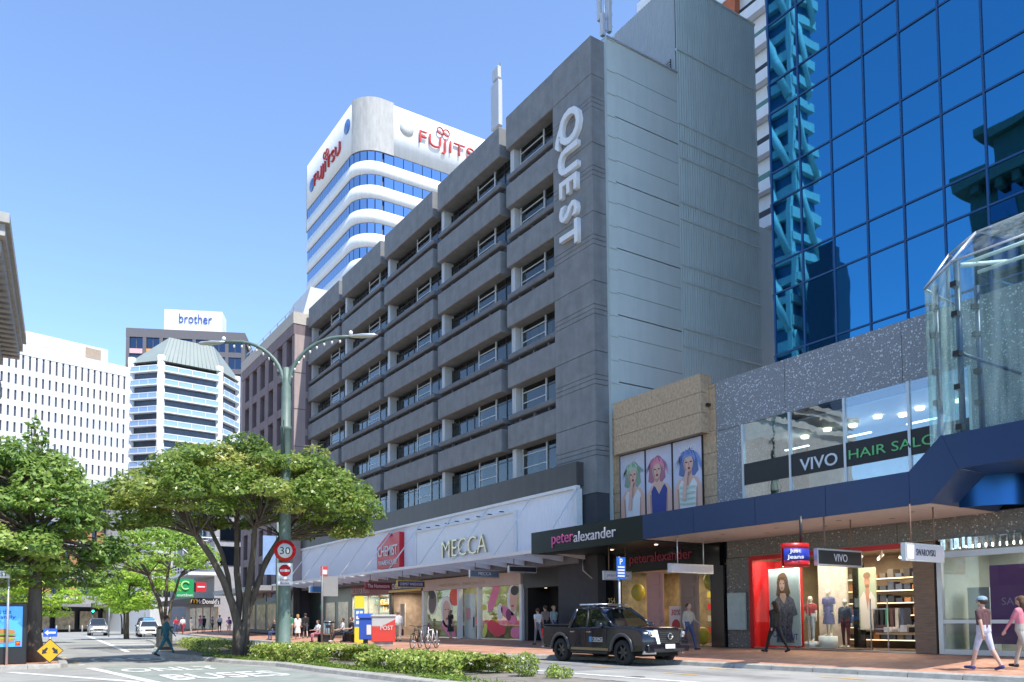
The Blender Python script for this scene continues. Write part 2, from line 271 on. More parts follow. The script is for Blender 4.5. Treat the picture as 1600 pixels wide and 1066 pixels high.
for i, (x, y, w_, d_) in enumerate(((13.6,17,1.6,5),(12.4,23,1.2,7),(15.2,12,.7,9),(5.0,40,1.8,5),(4.2,52,2.5,4),(1.5,20,5,1.2),(13.0,33,1.4,6))): sheet('road_patch', [(x,y),(x+w_,y-.1),(x+w_+.1,y+d_),(x-.05,y+d_+.1)], .003, pm_)
for x, y in ((14.0,20.6),(5.2,30.0),(13.2,14.4)): tag(MB().lathe([(0,.006),(.32,.006),(.33,.004)], (x,y,0), 20).build('manhole_cover', M('iron_cover', (.1,.1,.1), .7, var=.3, scale=20)), kind='structure')
def roadtext(s, x, y, w, h): tag(text('road_lettering', s, (x, y, .013), h, paint_w, face='+z', w=w, ext=.002, off=.02), kind='structure')
roadtext('BUSES', 5.35, 21.2, 2.9, 2.3); roadtext('ONLY', 4.75, 25.0, 2.7, 1.9)
m = MB()
for k in range(28):
    a, b = 2*math.pi*k/28, 2*math.pi*(k+1)/28
    m.add([(4.65+1.25*math.cos(a), 32.6+2.6*math.sin(a), .009), (4.65+1.25*math.cos(b), 32.6+2.6*math.sin(b), .009), (4.65+1.12*math.cos(b), 32.6+2.35*math.sin(b), .009), (4.65+1.12*math.cos(a), 32.6+2.35*math.sin(a), .009)], [(0,1,2,3)])
tag(m.build('speed_roundel', paint_w), kind='structure'); roadtext('30', 4.65, 32.6, 1.5, 2.4)
# ---------------------------------------------------------------- dark grey hotel with projecting bays
HEAD0, FL = 11.87, 3.806; HEADS = [HEAD0 + FL*k for k in range(6)]
CAM_SCALE, CAM_LIFT = .81, .266
hotel = T('hotel_building', 'dark grey hotel block with projecting bays and a vertical white name', 'building', (27,31.9,0))
BAYS = [(35.4,40.3),(41.05,49.25),(50.0,58.3),(59.05,67.4),(68.15,76.3)]
bx('core_wall', 30.6, 40.3, 32.4, 76.3, .2, 32.6, darkroom, hotel); bx('roof_slab', 28.2, 40.3, 32.4, 76.2, 32.62, 32.8, M('roof_grey', (.3,.3,.3), .9), hotel)
cols = [white, curtain]; ledge = M('roughcast_dark', (.17,.175,.185), .85, var=.15, scale=2, bump=.5, bscale=28); slotm = M('slot_blue_grey', (.05,.055,.065), .7)
wfin = M('white_fin', (.54,.55,.56), .55, var=.1, scale=1.5, streak=.1); framew = flat('window_frame_white', (.62,.64,.66), .4)
bedlight = M('room_wall', (.25,.23,.2), .8)
for bi, (y0, y1) in enumerate(BAYS):
    for k, h in enumerate(HEADS):
        zb = 9.85 if k == 0 else h - FL + 2.14; last = k == 5; lo = 31.95 if bi == 0 else y0
        ptop = 33.0 + (.04 if bi == 0 else -.12*(bi > 0)) if last else h + 1.46
        bx('spandrel_panel', 27.0 + .012*(k % 2), 28.15, y0 if bi else 35.405, y1, h, ptop, greyp, hotel, .06)
        bx('slab', 28.15, 30.6, y0-.74 if bi else 35.41, y1, h+.05, h+.3, ledge, hotel)
        if not last:
            bx('slot_back', 27.5, 28.1, y0 if bi else 35.42, y1-.02, h+1.46, h+1.8, slotm, hotel)
            for q in range(3): bx('slot_rib', 27.3, 27.5, y0+(y1-y0)*(.2+.3*q), y0+(y1-y0)*(.2+.3*q)+.12, h+1.46, h+1.8, ledge, hotel)
            bx('ledge', 27.05, 28.3, (y0-.05) if bi else 35.4, y1, h+1.8, h+2.14, ledge, hotel, .08)
        bx('pier', 27.35, 28.12, y1-.42, y1-.02, zb, h, wfin, hotel)
        if bi: bx('gap_wall', 28.0, 28.4, y0-.72, y0-.02, h, h+2.14 if not last else 32.7, greyp, hotel)
        # window: recessed dark framed doors, a white framed light and an end light
        ys = y0 - (.6 if bi else 0); Lh = y1-.45-ys; a1 = ys + Lh*(.27 if bi else .42); a2 = ys + Lh*(.52 if bi else .97)
        f = MB(); dark = MB()
        for yy in (a1, a2): f.box(27.72, 27.82, yy-.045, yy+.045, zb, h)
        for zz in (zb+.02, zb+(h-zb)*.4, zb+(h-zb)*.78): f.box(27.73, 27.80, a1, a2, zz-.03, zz+.03)
        wn = f.build('window', framew, hotel, (27.75, (ys+y1)/2, zb))
        for yy in (ys+.04, ys+Lh*.13, a1): dark.box(27.76, 27.84, yy-.04, yy+.04, zb, h)
        dark.box(27.77, 27.83, ys, a1, h-.5, h-.44); dark.box(27.77, 27.84, ys, a1, zb, zb+.06); dark.build('dark_frame', blackm, wn); dark = MB()
        xr = 27.98 if bi else 27.8
        if bi:
            for q in range(5): yy = a2 + (y1-.45-a2)*q/4; dark.box(xr-.03, xr+.05, yy-.035, yy+.035, zb, h-.25)
            dark.box(xr-.02, xr+.04, a2, y1-.45, h-.52, h-.45); dark.build('door_frame', blackm, wn)
        zs = [zb, zb+(h-zb)*.4, zb+(h-zb)*.78, h]
        for q in range(3): bx('pane', 27.765, 27.775, a1+.04, a2-.04, zs[q]+.03, zs[q+1]-.03, winglass, wn)
        bx('pane', 27.795, 27.805, ys+.05, a1-.05, zb, h, winglass, wn)
        if bi:
            for q in range(4):
                yy0 = a2 + (y1-.45-a2)*q/4; yy1 = a2 + (y1-.45-a2)*(q+1)/4; bx('pane', xr, xr+.01, yy0+.04, yy1-.04, zb, h-.26, winglass, wn)
            bx('corner_pane', 27.8, 28.0, ys-.012, ys-.002, zb, h, winglass, wn)
        rc = random.random()
        for q in range(random.choice((1,2,2,3))):
            yy = ys + Lh*random.uniform(.04,.8); m = MB(); nf = 10; ww = random.uniform(.5,1.3)
            ps = [(28.35 + .05*(i % 2), yy + ww*i/nf) for i in range(nf+1)]
            for i in range(nf): m.add([(ps[i][0], ps[i][1], zb+.02), (ps[i+1][0], ps[i+1][1], zb+.02), (ps[i+1][0], ps[i+1][1], h-.05), (ps[i][0], ps[i][1], h-.05)], [(0,1,2,3)])
            m.build('curtain', curtain, wn)
# solid end pier with recessed horizontal joints
for k in range(-1, 6):
    h = HEAD0 + FL*k
    segs = ((h, h+1.98), (h+2.0, h+2.25), (h+2.27, h+2.5), (h+2.52, h+FL-.025)) if k < 5 else ((h, 33.04),)
    for a, b in segs: bx('end_panel', 27.0, 28.0, 31.95, 35.40, a, b, greyp, hotel, .02)
bx('end_core', 27.04, 28.6, 32.0, 35.38, .2, 32.9, slotm, hotel)
name = 'QUEST'; zq = [28.75, 26.9, 25.4, 23.95, 22.6]
for ch, z, hh in zip(name, zq, (2.2,1.75,1.55,1.6,1.6)):
    text('name_letter', ch, (26.86, 33.75, z), hh if ch != 'Q' else 2.25, white, hotel, face='down-x', ext=.13, off=.02)
# pale green-grey side wall
grn = M('side_wall_paint', (.55,.63,.615), .75, var=.05, scale=.7, streak=.04); grn2 = M('side_cladding_paint', (.54,.64,.625), .6, var=.05, scale=.7, streak=.05)
bx('side_column', 27.95, 28.5, 31.75, 32.4, 5, 33.2, grn, hotel)
bx('side_backing', 28.5, 33.42, 31.93, 32.4, 5, 33.2, slotm, hotel)
js = [5.0]
for k in range(8):
    b = 6.7 + 3.7*k
    for d in (0, 1.25, 2.55, ): js.append(b+d)
js = [j for j in js if j < 32.6] + [33.22]
for i, (a, b) in enumerate(zip(js[:-1], js[1:])):
    th = .07 if i % 3 == 1 else .03
    bx('side_panel', 28.5, 33.40, 31.80, 31.95, a+th, b, grn, hotel)
    bx('column_band', 27.93, 28.52, 31.70, 31.78, b-.12, b-.06, grn, hotel)
bx('coping', 27.95, 33.4, 31.72, 32.5, 33.225, 33.3, alu, hotel)
def ribbed(name, p0, p1, z0, z1, pitch, depth, mat, parent):     # corrugated sheet between two plan points
    p0, p1 = Vector((*p0, 0)), Vector((*p1, 0)); d = p1-p0; n = max(2, int(d.length/pitch)); d /= n; nn = Vector((d.y, -d.x, 0)).normalized()*depth; pts = []
    for i in range(n): pts += [p0+d*i, p0+d*(i+.25)+nn, p0+d*(i+.5)+nn, p0+d*(i+.75)]
    pts.append(p1); m = MB()
    for a, b in zip(pts[:-1], pts[1:]): m.add([(a.x,a.y,z0),(b.x,b.y,z0),(b.x,b.y,z1),(a.x,a.y,z1)], [(0,1,2,3)])
    return m.build(name, mat, parent)
bx('plant_room', 33.46, 40.4, 31.95, 46.5, 12, 39, slotm, hotel)
zz = [12.0, 14.1, 17.0, 18.05, 20.8, 21.8, 24.5, 25.5, 28.2, 29.2, 30.25, 34.7, 39.05]
for i, (a, b) in enumerate(zip(zz[:-1], zz[1:])):
    ribbed('cladding_sheet', (33.40,31.83), (40.45,31.83), a+.1, b, .2, .045, grn2, hotel)
    bx('flashing', 33.40, 40.45, 31.76, 31.93, b-.02, b+.09, grn2, hotel)
ribbed('cladding_sheet', (33.41,46.5), (33.41,31.9), 33.2, 39.05, .2, .045, M('plant_cladding', (.4,.43,.44), .55, var=.06), hotel)
lv = bx('louvre', 33.3, 33.4, 32.2, 34.2, 33.35, 34.3, blackm, hotel)
for q in range(6): bx('louvre_slat', 33.24, 33.31, 32.2, 34.2, 33.4+q*.15, 33.46+q*.15, alu, lv)
bx('side_return', 40.46, 42.3, 31.9, 33, 8, 26, grn2, hotel)
# black fascia and grooved white fascia over the shops
bx('black_fascia', 26.5, 28.1, 33.0, 77.1, 8.56, 9.82, M('fascia_black', (.075,.07,.065), .5, var=.15, scale=.8, streak=.15), hotel)
rib = M('white_cladding_shade_tint', (.84,.85,.9), .5, var=.03, scale=.6)  # white cladding; lilac cast of skylit shade is put into its base colour
ribbed('fascia_cladding', (26.68,77), (26.68,33.2), 4.9, 8.38, .16, .05, rib, hotel)
bx('fascia_top_rail', 26.5, 26.75, 33.0, 77, 8.38, 8.55, white, hotel); bx('fascia_end_post', 26.5, 26.9, 33.02, 33.22, 4.9, 8.38, white, hotel)
bx('fascia_back', 26.75, 28.1, 33.2, 77, 4.4, 8.5, ledge, hotel)
bx('end_wall', 28.0, 28.1, 31.7, 33.2, 4.9, 8.3, black, hotel)
MP = (26.5, 38.9, 51.65, 5.3, 7.85)
bx('sign_panel', 26.52, 26.6, 38.95, 51.6, 4.95, 7.75, M('panel_white', (.8,.81,.85), .45, var=.03), hotel)
for a in ((38.8,38.95,4.95,7.9),(51.6,51.75,4.95,7.9),(38.95,51.6,7.75,7.9)): bx('sign_panel_frame', 26.44, 26.62, *a, white, hotel)
for i in range(9): bx('sign_spotlight', 26.2, 26.5, 40+i*1.35, 40.08+i*1.35, 7.9, 7.96, blackm, hotel)
# glazed street awning on tapered white beams and tie rods
aw = T('street_awning', 'white glazed street awning on tapered beams and tie rods below the white fascia', 'awning', (26.6,55,0))
yb = [32.6 + 1.86*i for i in range(25)]
for i, y in enumerate(yb):
    m = MB().prism([(23.9,y-.06,4.86),(26.66,y-.06,4.55),(26.66,y-.06,4.93),(23.9,y-.06,4.98)], (0,.12,0)); m.build('beam', white, aw)
    if i < 24: bx('glass_pane', 24.0, 26.66, y+.07, yb[i+1]-.07, 4.99, 5.005, glass('awning_glass', (.93,.96,.97), .05, rough=.1), aw)
bx('edge_beam', 23.82, 23.95, 32.5, 77.3, 4.82, 5.0, white, aw)
for y in (32.98,37.32,41.9,46.4,50.9,55.5,60,64.5,69,73.5): MB().tube([(26.5,y,8.33),(24.0,y,5.0)], .045, 6).build('tie_rod', white, aw)
bx('gutter', 26.45, 26.62, 33, 77, 4.93, 5.05, white, aw)
# ---------------------------------------------------------------- blue mirror glass tower
CAM_SCALE, CAM_LIFT = .772, .319
bt = T('glass_tower', 'tall tower clad in blue mirror glass above the granite podium', 'building', (30,12,0))
bluem = M('tower_blue_frame', (.012,.07,.2), .4, var=.05); BL = mirror('blue_mirror_glass', (.05,.25,.44), .015, .045, .5); TL = mirror('teal_mirror_glass', (.03,.16,.24), .03, .12, .4)
bx('tower_body', 30.25, 58, 1.5, 22.6, 12.6, 66, flat('tower_core', (.01,.03,.06), .4), bt)
bx('tower_flank', 31.9, 58, 22.6, 24.2, 12.6, 66, flat('tower_core', (.01,.03,.06), .4), bt)
YC = [22.85 - 1.527*i for i in range(14)]; ZR = []
for k in range(9): ZR += [13.27+4.23*k, 13.27+4.23*k+2.82]
ZR.append(13.27+4.23*9)
pm = {}
for i in range(13):
    bx('mullion', 29.93, 30.06, YC[i]-.035, YC[i]+.035, 12.0, 66, bluem, bt)
    for j in range(18):
        key = j % 2
        if key not in pm:
            hh = (ZR[key+1]-ZR[key]-.09)/2; pm[key] = MB().add([(0,-.72,-hh),(0,.72,-hh),(0,.72,hh),(0,-.72,hh)], [(0,3,2,1)]).mesh('pane', BL)
        o = inst('pane', pm[key], bt, (29.985, (YC[i]+YC[i+1])/2, (ZR[j]+ZR[j+1])/2)); o.rotation_euler = (0, random.uniform(-.004,.004), random.uniform(-.004,.004))
    o = bx('pane', 29.98, 29.99, YC[i+1]+.05, YC[i]-.05, 12.0, 13.22, BL, bt)
for z in ZR: bx('transom', 29.94, 30.05, 3.0, 22.85, z-.035, z+.035, bluem, bt)
# narrow canted corner
A, B = Vector((30.0,22.9,0)), Vector((32.0,24.3,0)); d = B-A
for j in range(18):
    m = MB().add([A+d*.04+Vector((0,0,ZR[j]+.06)), A+d*.96+Vector((0,0,ZR[j]+.06)), A+d*.96+Vector((0,0,ZR[j+1]-.06)), A+d*.04+Vector((0,0,ZR[j+1]-.06))], [(0,1,2,3)]); m.build('corner_pane', TL, bt)
    MB().tube([A+Vector((0,0,ZR[j])), B+Vector((0,0,ZR[j]))], .07, 4).build('transom', bluem, bt)
MB().tube([B+Vector((0,0,9)), B+Vector((0,0,60))], .1, 4).build('mullion', bluem, bt)
# ---------------------------------------------------------------- granite podium with salon windows
CAM_SCALE, CAM_LIFT = .81, .266
pod = T('granite_podium', 'grey speckled granite podium with a long salon window under the blue glass tower', 'building', (28,12,0))
gra = granite('granite', (.2,)*3, (.13,.135,.15), (.36,.37,.395), (.66,.67,.69), 19, .24); grd = granite('granite_low', (.2,)*3, (.08,.08,.075), (.27,.26,.23), (.62,.58,.5), 17, .2)
bx('podium_core', 28.9, 34, .5, 24.6, 6.0, 12.1, darkroom, pod) if False else None
bx('podium_roof', 28.3, 31, 2.0, 24.5, 11.9, 12.1, M('roof_grey', (.3,.3,.3), .9), pod)
for a, b in ((20.97,24.66),(15.93,20.95),(10.9,15.91),(5.9,10.88),(2,5.88)): bx('granite_slab', 28.0, 28.3, a, b, 9.93, 12.2, gra, pod)
bx('granite_slab', 28.0, 28.3, 23.25, 24.66, 5.8, 9.91, gra, pod); bx('return_wall', 28.31, 31, 24.3, 24.6, 5.8, 12.1, gra, pod)
for a, b, z0, z1 in ((20.6,24.0,4.05,4.85),(16.2,20.58,4.05,4.85),(11.7,16.18,4.05,4.85),(7.2,11.68,4.05,5.8),(2,7.18,4.05,5.8),(22.75,24.05,.13,4.03)): bx('granite_slab', 27.75, 28.1, a, b, z0, z1, grd, pod)
bx('granite_slab', 27.9, 28.2, 2, 13.5, 5.82, 9.9, gra, pod)
wn = MB()
for y in (23.2,20.78,18.29,15.74,13.6): wn.box(27.96, 28.1, y-.05, y+.05, 6.3, 9.93)
wn.box(27.97, 28.09, 13.6, 23.2, 6.2, 6.32)
wn = wn.build('salon_window', alu, pod)
for a, b in ((20.78,23.2),(18.29,20.78),(15.74,18.29),(13.6,15.74)):
    bx('pane', 28.02, 28.035, a+.05, b-.05, 6.32, 9.93, glass('salon_glass', (.72,.86,.9), .2, wave=.05), wn); bx('window_band', 27.99, 28.0, a+.05, b-.05, 7.22, 8.15, black, wn)
bx('blind_box', 28.1, 28.2, 20.8, 23.2, 9.2, 9.93, M('roller_blind', (.45,.52,.48), .8), wn)
bx('floor', 28.1, 32.7, 13.6, 23.2, 5.9, 6.1, M('timber_floor', (.2,.14,.09), .5), wn); sa = bpy.data.lights.new('salon_lamp', 'AREA'); sa.shape = 'RECTANGLE'; sa.size, sa.size_y = 1.5, 8; sa.energy = 14; so_ = bpy.data.objects.new('salon_lamp', sa); link(so_, wn, (30.4,18.4,9.45)); bx('back_wall', 32.6, 32.7, 13.6, 23.2, 6.1, 9.9, M('salon_wall_sky_blue', (.3,.4,.48), .8), wn); bx('ceiling', 28.1, 32.7, 13.6, 23.2, 9.5, 9.55, white, wn)  # back wall coloured blue in place of the sky's reflection in the panes
lampm = flat('warm_lamp', (1,.82,.55), .5, emit=3); whitel = flat('cool_lamp', (.9,.95,1), .5, emit=2.5)
for i, (y, x) in enumerate(((15.2,29.2),(16.6,29.0),(17.5,29.4),(18.2,28.8),(19.6,29.3),(20.6,29.0),(22,29.4))): MB().lathe([(0,9.36),(.16,9.4),(.16,9.49)], (x+1.3,y,0), 12).build('downlight', lampm, wn)
for y in (15.9,18.6,21.5): bx('strip_light', 30.2, 30.3, y, y+1.2, 8.9, 8.95, whitel, wn)
grt = flat('salon_green', (.18,.62,.22), .5)
text('salon_name', 'VIVO', (27.97,19.46,7.62), .5, white, wn, w=1.7, ext=.01, off=.01); text('salon_name', 'HAIR SALON', (27.97,16.2,7.66), .36, grt, wn, w=3.85, ext=.01)
# tan stone front with three hair posters
tan = T('stone_front', 'tan veined stone upper front between the dark hotel and the granite podium', 'building', (28,28.5,0))
tanm = M('tan_stone', (.48,.335,.21), .55, var=.3, scale=7, stretch=(1,1.6,1), bump=.15)
ys = [24.68,25.48,27.4,29.3,31.2,32.3]
for a, b in zip(ys[:-1], ys[1:]):
    if a > 25 and b < 32:
        for z0, z1 in ((9.92,10.85),(10.86,11.78),(11.79,12.66)): bx('stone_slab', 27.5, 28.2, max(a,25.1)+.008 if a>25.5 else 25.1, b if b<31 else 31.08, z0, z1-.01, tanm, tan)
    z = 6.0
    while z < 12.1:
        if not (25.4 < a < 31 and z < 12) : bx('stone_slab', 28.0, 28.3, a, b-.012, z, min(z+.98, 12.15), tanm, tan)
        z += 1.0
bx('stone_slab', 28.05, 28.3, 25.48, 31.2, 9.2, 9.92, tanm, tan); bx('wall_core', 28.3, 31.5, 24.7, 31.6, 6, 12, slotm, tan)
bx('security_camera', 27.75, 27.98, 24.95, 25.05, 11.15, 11.27, blackm, tan)
skin = flat('print_skin', (.72,.45,.36), .5)
def poster(name, label, y0, y1, z0, z1, x, parts, bg, cat='poster'):
    """a flat print: layers of thin shapes; parts = (colour, [ (u,v) ... ]) with u 0..1 left to right, v 0..1 upwards"""
    t = T(name, label, cat, (x, (y0+y1)/2, z0))
    bx('print_sheet', x, x+.03, min(y0,y1), max(y0,y1), z0, z1, bg, t)
    for i, (c, pts) in enumerate(parts):
        m = MB(); q = [(x-.002-.0015*i, y0+(y1-y0)*u, z0+(z1-z0)*v) for u, v in pts]
        m.add(q, [tuple(range(len(q)))]); m.build('printed_shape', c, t)
    return t
def el(cx, cy, rx, ry, n=18, a0=0, a1=360, wob=0): return [(cx+rx*(1+wob*math.sin(5*t))*math.cos(math.radians(t)), cy+ry*(1+wob*math.cos(7*t))*math.sin(math.radians(t))) for t in [a0+(a1-a0)*i/n for i in range(n if a1-a0 == 360 else n+1)]]
lil = M('print_lilac', (.6,.6,.74), .35, var=.1, scale=.8); eye = flat('print_dark', (.03,.02,.025), .5); lip = flat('print_red', (.5,.06,.07), .5); wht = flat('print_white', (.75,.75,.78), .5)
def model(hair, top, stripe=None, bob=True, hand=False, dx=0):
    sh_ = flat('print_skin_shade', (.5,.28,.22), .5); hd = flat(hair.name+'_dark', tuple(v*.55 for v in hair.node_tree.nodes['Principled BSDF'].inputs['Base Color'].default_value[:3]), .5); g = random.Random(int(dx*100)+7)
    p = [(hd, el(.5+dx, .7, .3, .17, wob=.08)), (hd, [(.22+dx,.7),(.16+dx,.5),(.3+dx,.46),(.5+dx,.5),(.7+dx,.45),(.84+dx,.52),(.79+dx,.7)]),
         (skin, [(.42+dx,.6),(.6+dx,.6),(.62+dx,.47),(.84,.42),(.98,.3),(1.0,.0),(.0,.0),(.04,.3),(.2,.42),(.4+dx,.47)]), (sh_, [(.42+dx,.56),(.6+dx,.56),(.6+dx,.5),(.5+dx,.46),(.42+dx,.5)]), (top, [(.2,.34),(.3,.42),(.36,.4),(.5,.28),(.66,.4),(.72,.42),(.82,.34),(.78,.0),(.22,.0)]), (sh_, [(.14,.3),(.2,.28),(.23,.0),(.17,.0)]), (sh_, [(.8,.28),(.84,.3),(.83,.0),(.77,.0)]),
         (skin, el(.5+dx, .645, .165, .125)), (sh_, el(.41+dx, .62, .06, .09)), (skin, el(.53+dx, .64, .13, .11)), (eye, el(.44+dx,.665,.04,.01)), (eye, el(.59+dx,.665,.04,.01)), (sh_, [(.505+dx,.665),(.525+dx,.665),(.535+dx,.61),(.5+dx,.61)]), (lip, el(.52+dx,.575,.045,.022)), (eye, el(.52+dx,.575,.025,.009)), (hair, [(.3+dx,.66),(.3+dx,.78),(.42+dx,.85),(.6+dx,.84),(.72+dx,.77),(.72+dx,.66),(.66+dx,.72),(.56+dx,.75),(.44+dx,.73),(.37+dx,.74)])]
    for i in range(26):
        u = g.uniform(.22,.78)+dx; v = .72+.12*math.cos((u-dx-.5)*4); q = (u-dx-.5)*.5; ln = g.uniform(.1,.26)
        if abs(u-dx-.5) < .14: ln = .07
        p.append(((hair, hd)[i % 2], [(u,v),(u+.03,v),(u+.035+q,v-ln*.6),(u+.01+q*1.2,v-ln)]))
    if stripe: p += [(stripe, [(.25,.06+.08*i),(.78,.04+.08*i),(.78,.065+.08*i),(.25,.09+.08*i)]) for i in range(4)]
    if hand: p += [(skin, [(.34,.12),(.46,.1),(.52,.42),(.56,.53),(.52,.55),(.46,.53),(.42,.46)])]
    return p
mint = flat('print_mint', (.45,.65,.48), .5); pink = flat('print_pink', (.75,.28,.4), .5); blueh = flat('print_blue', (.2,.3,.65), .5); navy = flat('print_navy', (.03,.05,.25), .5)
p1 = poster('hair_poster', 'poster of a model with pale green hair, left of three on tan stone', 31.1, 29.28, 6.62, 9.88, 27.93, model(mint, wht, hand=True), lil)
p2 = poster('hair_poster', 'poster of a model with pink hair, middle of three on tan stone', 29.2, 27.42, 6.62, 9.88, 27.93, model(pink, navy, dx=-.08), lil)
p3 = poster('hair_poster', 'poster of a model with blue hair, right of three on tan stone', 27.34, 25.5, 6.62, 9.88, 27.93, model(blueh, wht, stripe=mint, hand=True, dx=.04), lil)
text('print_word', 'GOLDWELL', (27.92,30.2,9.45), .2, wht, p1, w=1.35, ext=.003); text('print_word', 'VIVO', (27.92,26.4,9.45), .28, wht, p3, w=1.1, ext=.003)
for t, y0, y1 in ((p1,29.28,31.1),(p2,27.42,29.2),(p3,25.5,27.34)):
    m = MB(); m.box(27.9,27.98,y0-.03,y0,6.6,9.9); m.box(27.9,27.98,y1,y1+.03,6.6,9.9); m.box(27.9,27.98,y0,y1,9.88,9.92); m.build('poster_frame', blackm, t)
# ---------------------------------------------------------------- blue canopy that steps up in front of the glass atrium
can = T('blue_canopy', 'deep blue metal street canopy stepping up to the right under the glass bay', 'canopy', (25,17,0))
cb = M('canopy_blue', (.017,.042,.115), .38, var=.08, scale=.5); sof = M('soffit_white', (.62,.56,.52), .7, var=.06)
for a, b in ((22.2,25.1),(19.2,22.19),(16.3,19.19),(13.42,16.29)): bx('fascia_panel', 23.75, 23.85, a+.006, b, 4.8, 5.85, cb, can)
MB().prism([(23.74,13.41,4.8),(23.74,12.8,4.8),(23.74,11.95,5.7),(23.74,12.4,6.78),(23.74,13.41,5.85)], (.12,0,0)).build('fascia_panel', cb, can)
for a, b in ((9.7,12.38),): MB().prism([(23.74,b,6.75),(23.74,b-.44 if b>12 else b,5.7),(23.74,a,5.7),(23.74,a,6.75)], (.12,0,0)).build('fascia_panel', cb, can)
bx('soffit', 23.85, 27.75, 12.85, 25.1, 4.80, 4.86, sof, can); bx('canopy_top', 23.85, 27.95, 13.4, 25.1, 5.7, 5.84, cb, can)
MB().add([(23.86,12.8,4.8),(27.74,12.8,4.8),(27.74,11.95,5.7),(23.86,11.95,5.7)], [(0,1,2,3)]).build('step_soffit', cb, can)
bx('raised_soffit', 23.86, 27.74, 9.7, 11.94, 5.7, 5.76, cb, can); bx('raised_deck', 23.86, 27.85, 9.7, 12.4, 6.6, 6.74, cb, can)
m = MB(); n = 10
for i in range(n):
    a0, a1 = math.pi/2*i/n, math.pi/2*(i+1)/n
    q = [(25.2+1.2*(1-math.cos(a)), 12.7-1.4*math.sin(a)) for a in (a0, a1)]
    m.add([(q[0][0],q[0][1],4.75),(q[1][0],q[1][1],4.75),(q[1][0],q[1][1],5.69),(q[0][0],q[0][1],5.69)], [(0,1,2,3)], sm=True)
m.build('curved_blue_panel', mirror('blue_gloss_panel', (.02,.08,.22), .3, .1, 1.), can)
for i in range(9): MB().lathe([(0,4.795),(.11,4.795)], (25.2+1.1*(i % 2), 14.2+1.3*i, 0), 10).build('soffit_vent', M('vent_grey', (.15,.14,.13), .7), can)
# ---------------------------------------------------------------- glass bay
gb = T('glass_bay', 'faceted clear glass bay with blue posts standing on the blue canopy', 'glass bay', (26,9,6.6))
pl = [(27.9,13.75),(25.35,13.6),(24.05,12.1),(24.05,9.7)]
for (x0,y0),(x1,y1) in zip(pl[:-1], pl[1:]):
    for z0, z1 in ((6.76,9.2),(9.22,11.95)):
        d = Vector((x1-x0, y1-y0, 0)); e = d.normalized()*.02; nn = Vector((d.y,-d.x,0)).normalized()*.008
        a, b = Vector((x0,y0,0))+e, Vector((x1,y1,0))-e
        MB().prism([a+Vector((0,0,z0)), b+Vector((0,0,z0)), b+Vector((0,0,z1)), a+Vector((0,0,z1))], nn).build('glass_pane', clear, gb)
ridge = [(27.9,13.75,13.4),(26.0,13.1,13.1),(25.2,11.9,13.1),(25.2,9.7,13.1)]
for i in range(3):
    a, b = (*pl[i],11.97), (*pl[i+1],11.97); MB().add([a, b, ridge[i+1], ridge[i]], [(0,1,2,3)]).build('roof_pane', clear, gb)
    MB().tube([a, b], .035, 6).build('eaves_rail', alu, gb); MB().tube([b, ridge[i+1]], .04, 6).build('rafter', alu if i < 2 else white, gb); MB().tube([ridge[i], ridge[i+1]], .035, 6).build('ridge_rail', alu, gb)
    if i > 1: MB().add([ridge[i], ridge[i+1], (27.9,ridge[i+1][1],13.5), (27.9,ridge[i][1],13.5)], [(0,1,2,3)]).build('roof_pane', clear, gb)
for x, y in ((25.55,13.35),(24.3,12.05),(24.35,9.9),(26.6,12.6)):
    MB().tube([(x,y,6.7),(x,y,12.0)], .09, 8).build('post', cb, gb)
    for z in (7.0,8.2,9.2,10.4,11.3): bx('glass_clamp', x-.26, x-.05, y-.09, y+.09, z-.09, z+.07, blackm, gb)
for y in (12,9.9): MB().tube([(24.35,y,11.9),(27.85,y,12.9)], .07, 6).build('roof_beam', white, gb); MB().tube([(24.35,y,9.2),(27.9,y,9.2)], .05, 6).build('strut', cb, gb)
for x in (25.3,26.3): MB().tube([(x,12.4,12.3),(x,9.8,12.3)], .06, 6).build('purlin', white, gb)
# red brick and white apartment block glimpsed behind
rw = T('apartment_block', 'orange brick and white apartment block glimpsed behind the side wall', 'building', (58,46,0))
bx('wall', 58, 66, 36, 60, 0, 75, white, rw); ob = M('orange_brick', (.5,.14,.06), .8)
for k in range(14):
    z = 26+3.35*k; bx('window_band', 57.9, 58.0, 36, 60, z, z+1.7, black if k % 2 else M('green_glass', (.1,.22,.18), .1), rw)
    bx('balcony', 57.2, 57.9, 38, 60, z-.3, z+.7, white, rw)
    for q in range(6): bx('window_mullion', 57.85, 57.95, 37+q*3.5, 37.2+q*3.5, z, z+1.7, white, rw)
bx('brick_pier', 57.3, 58.1, 47.2, 49.5, 55, 75, ob, rw)
CAM_SCALE, CAM_LIFT = 1.0, 0.0
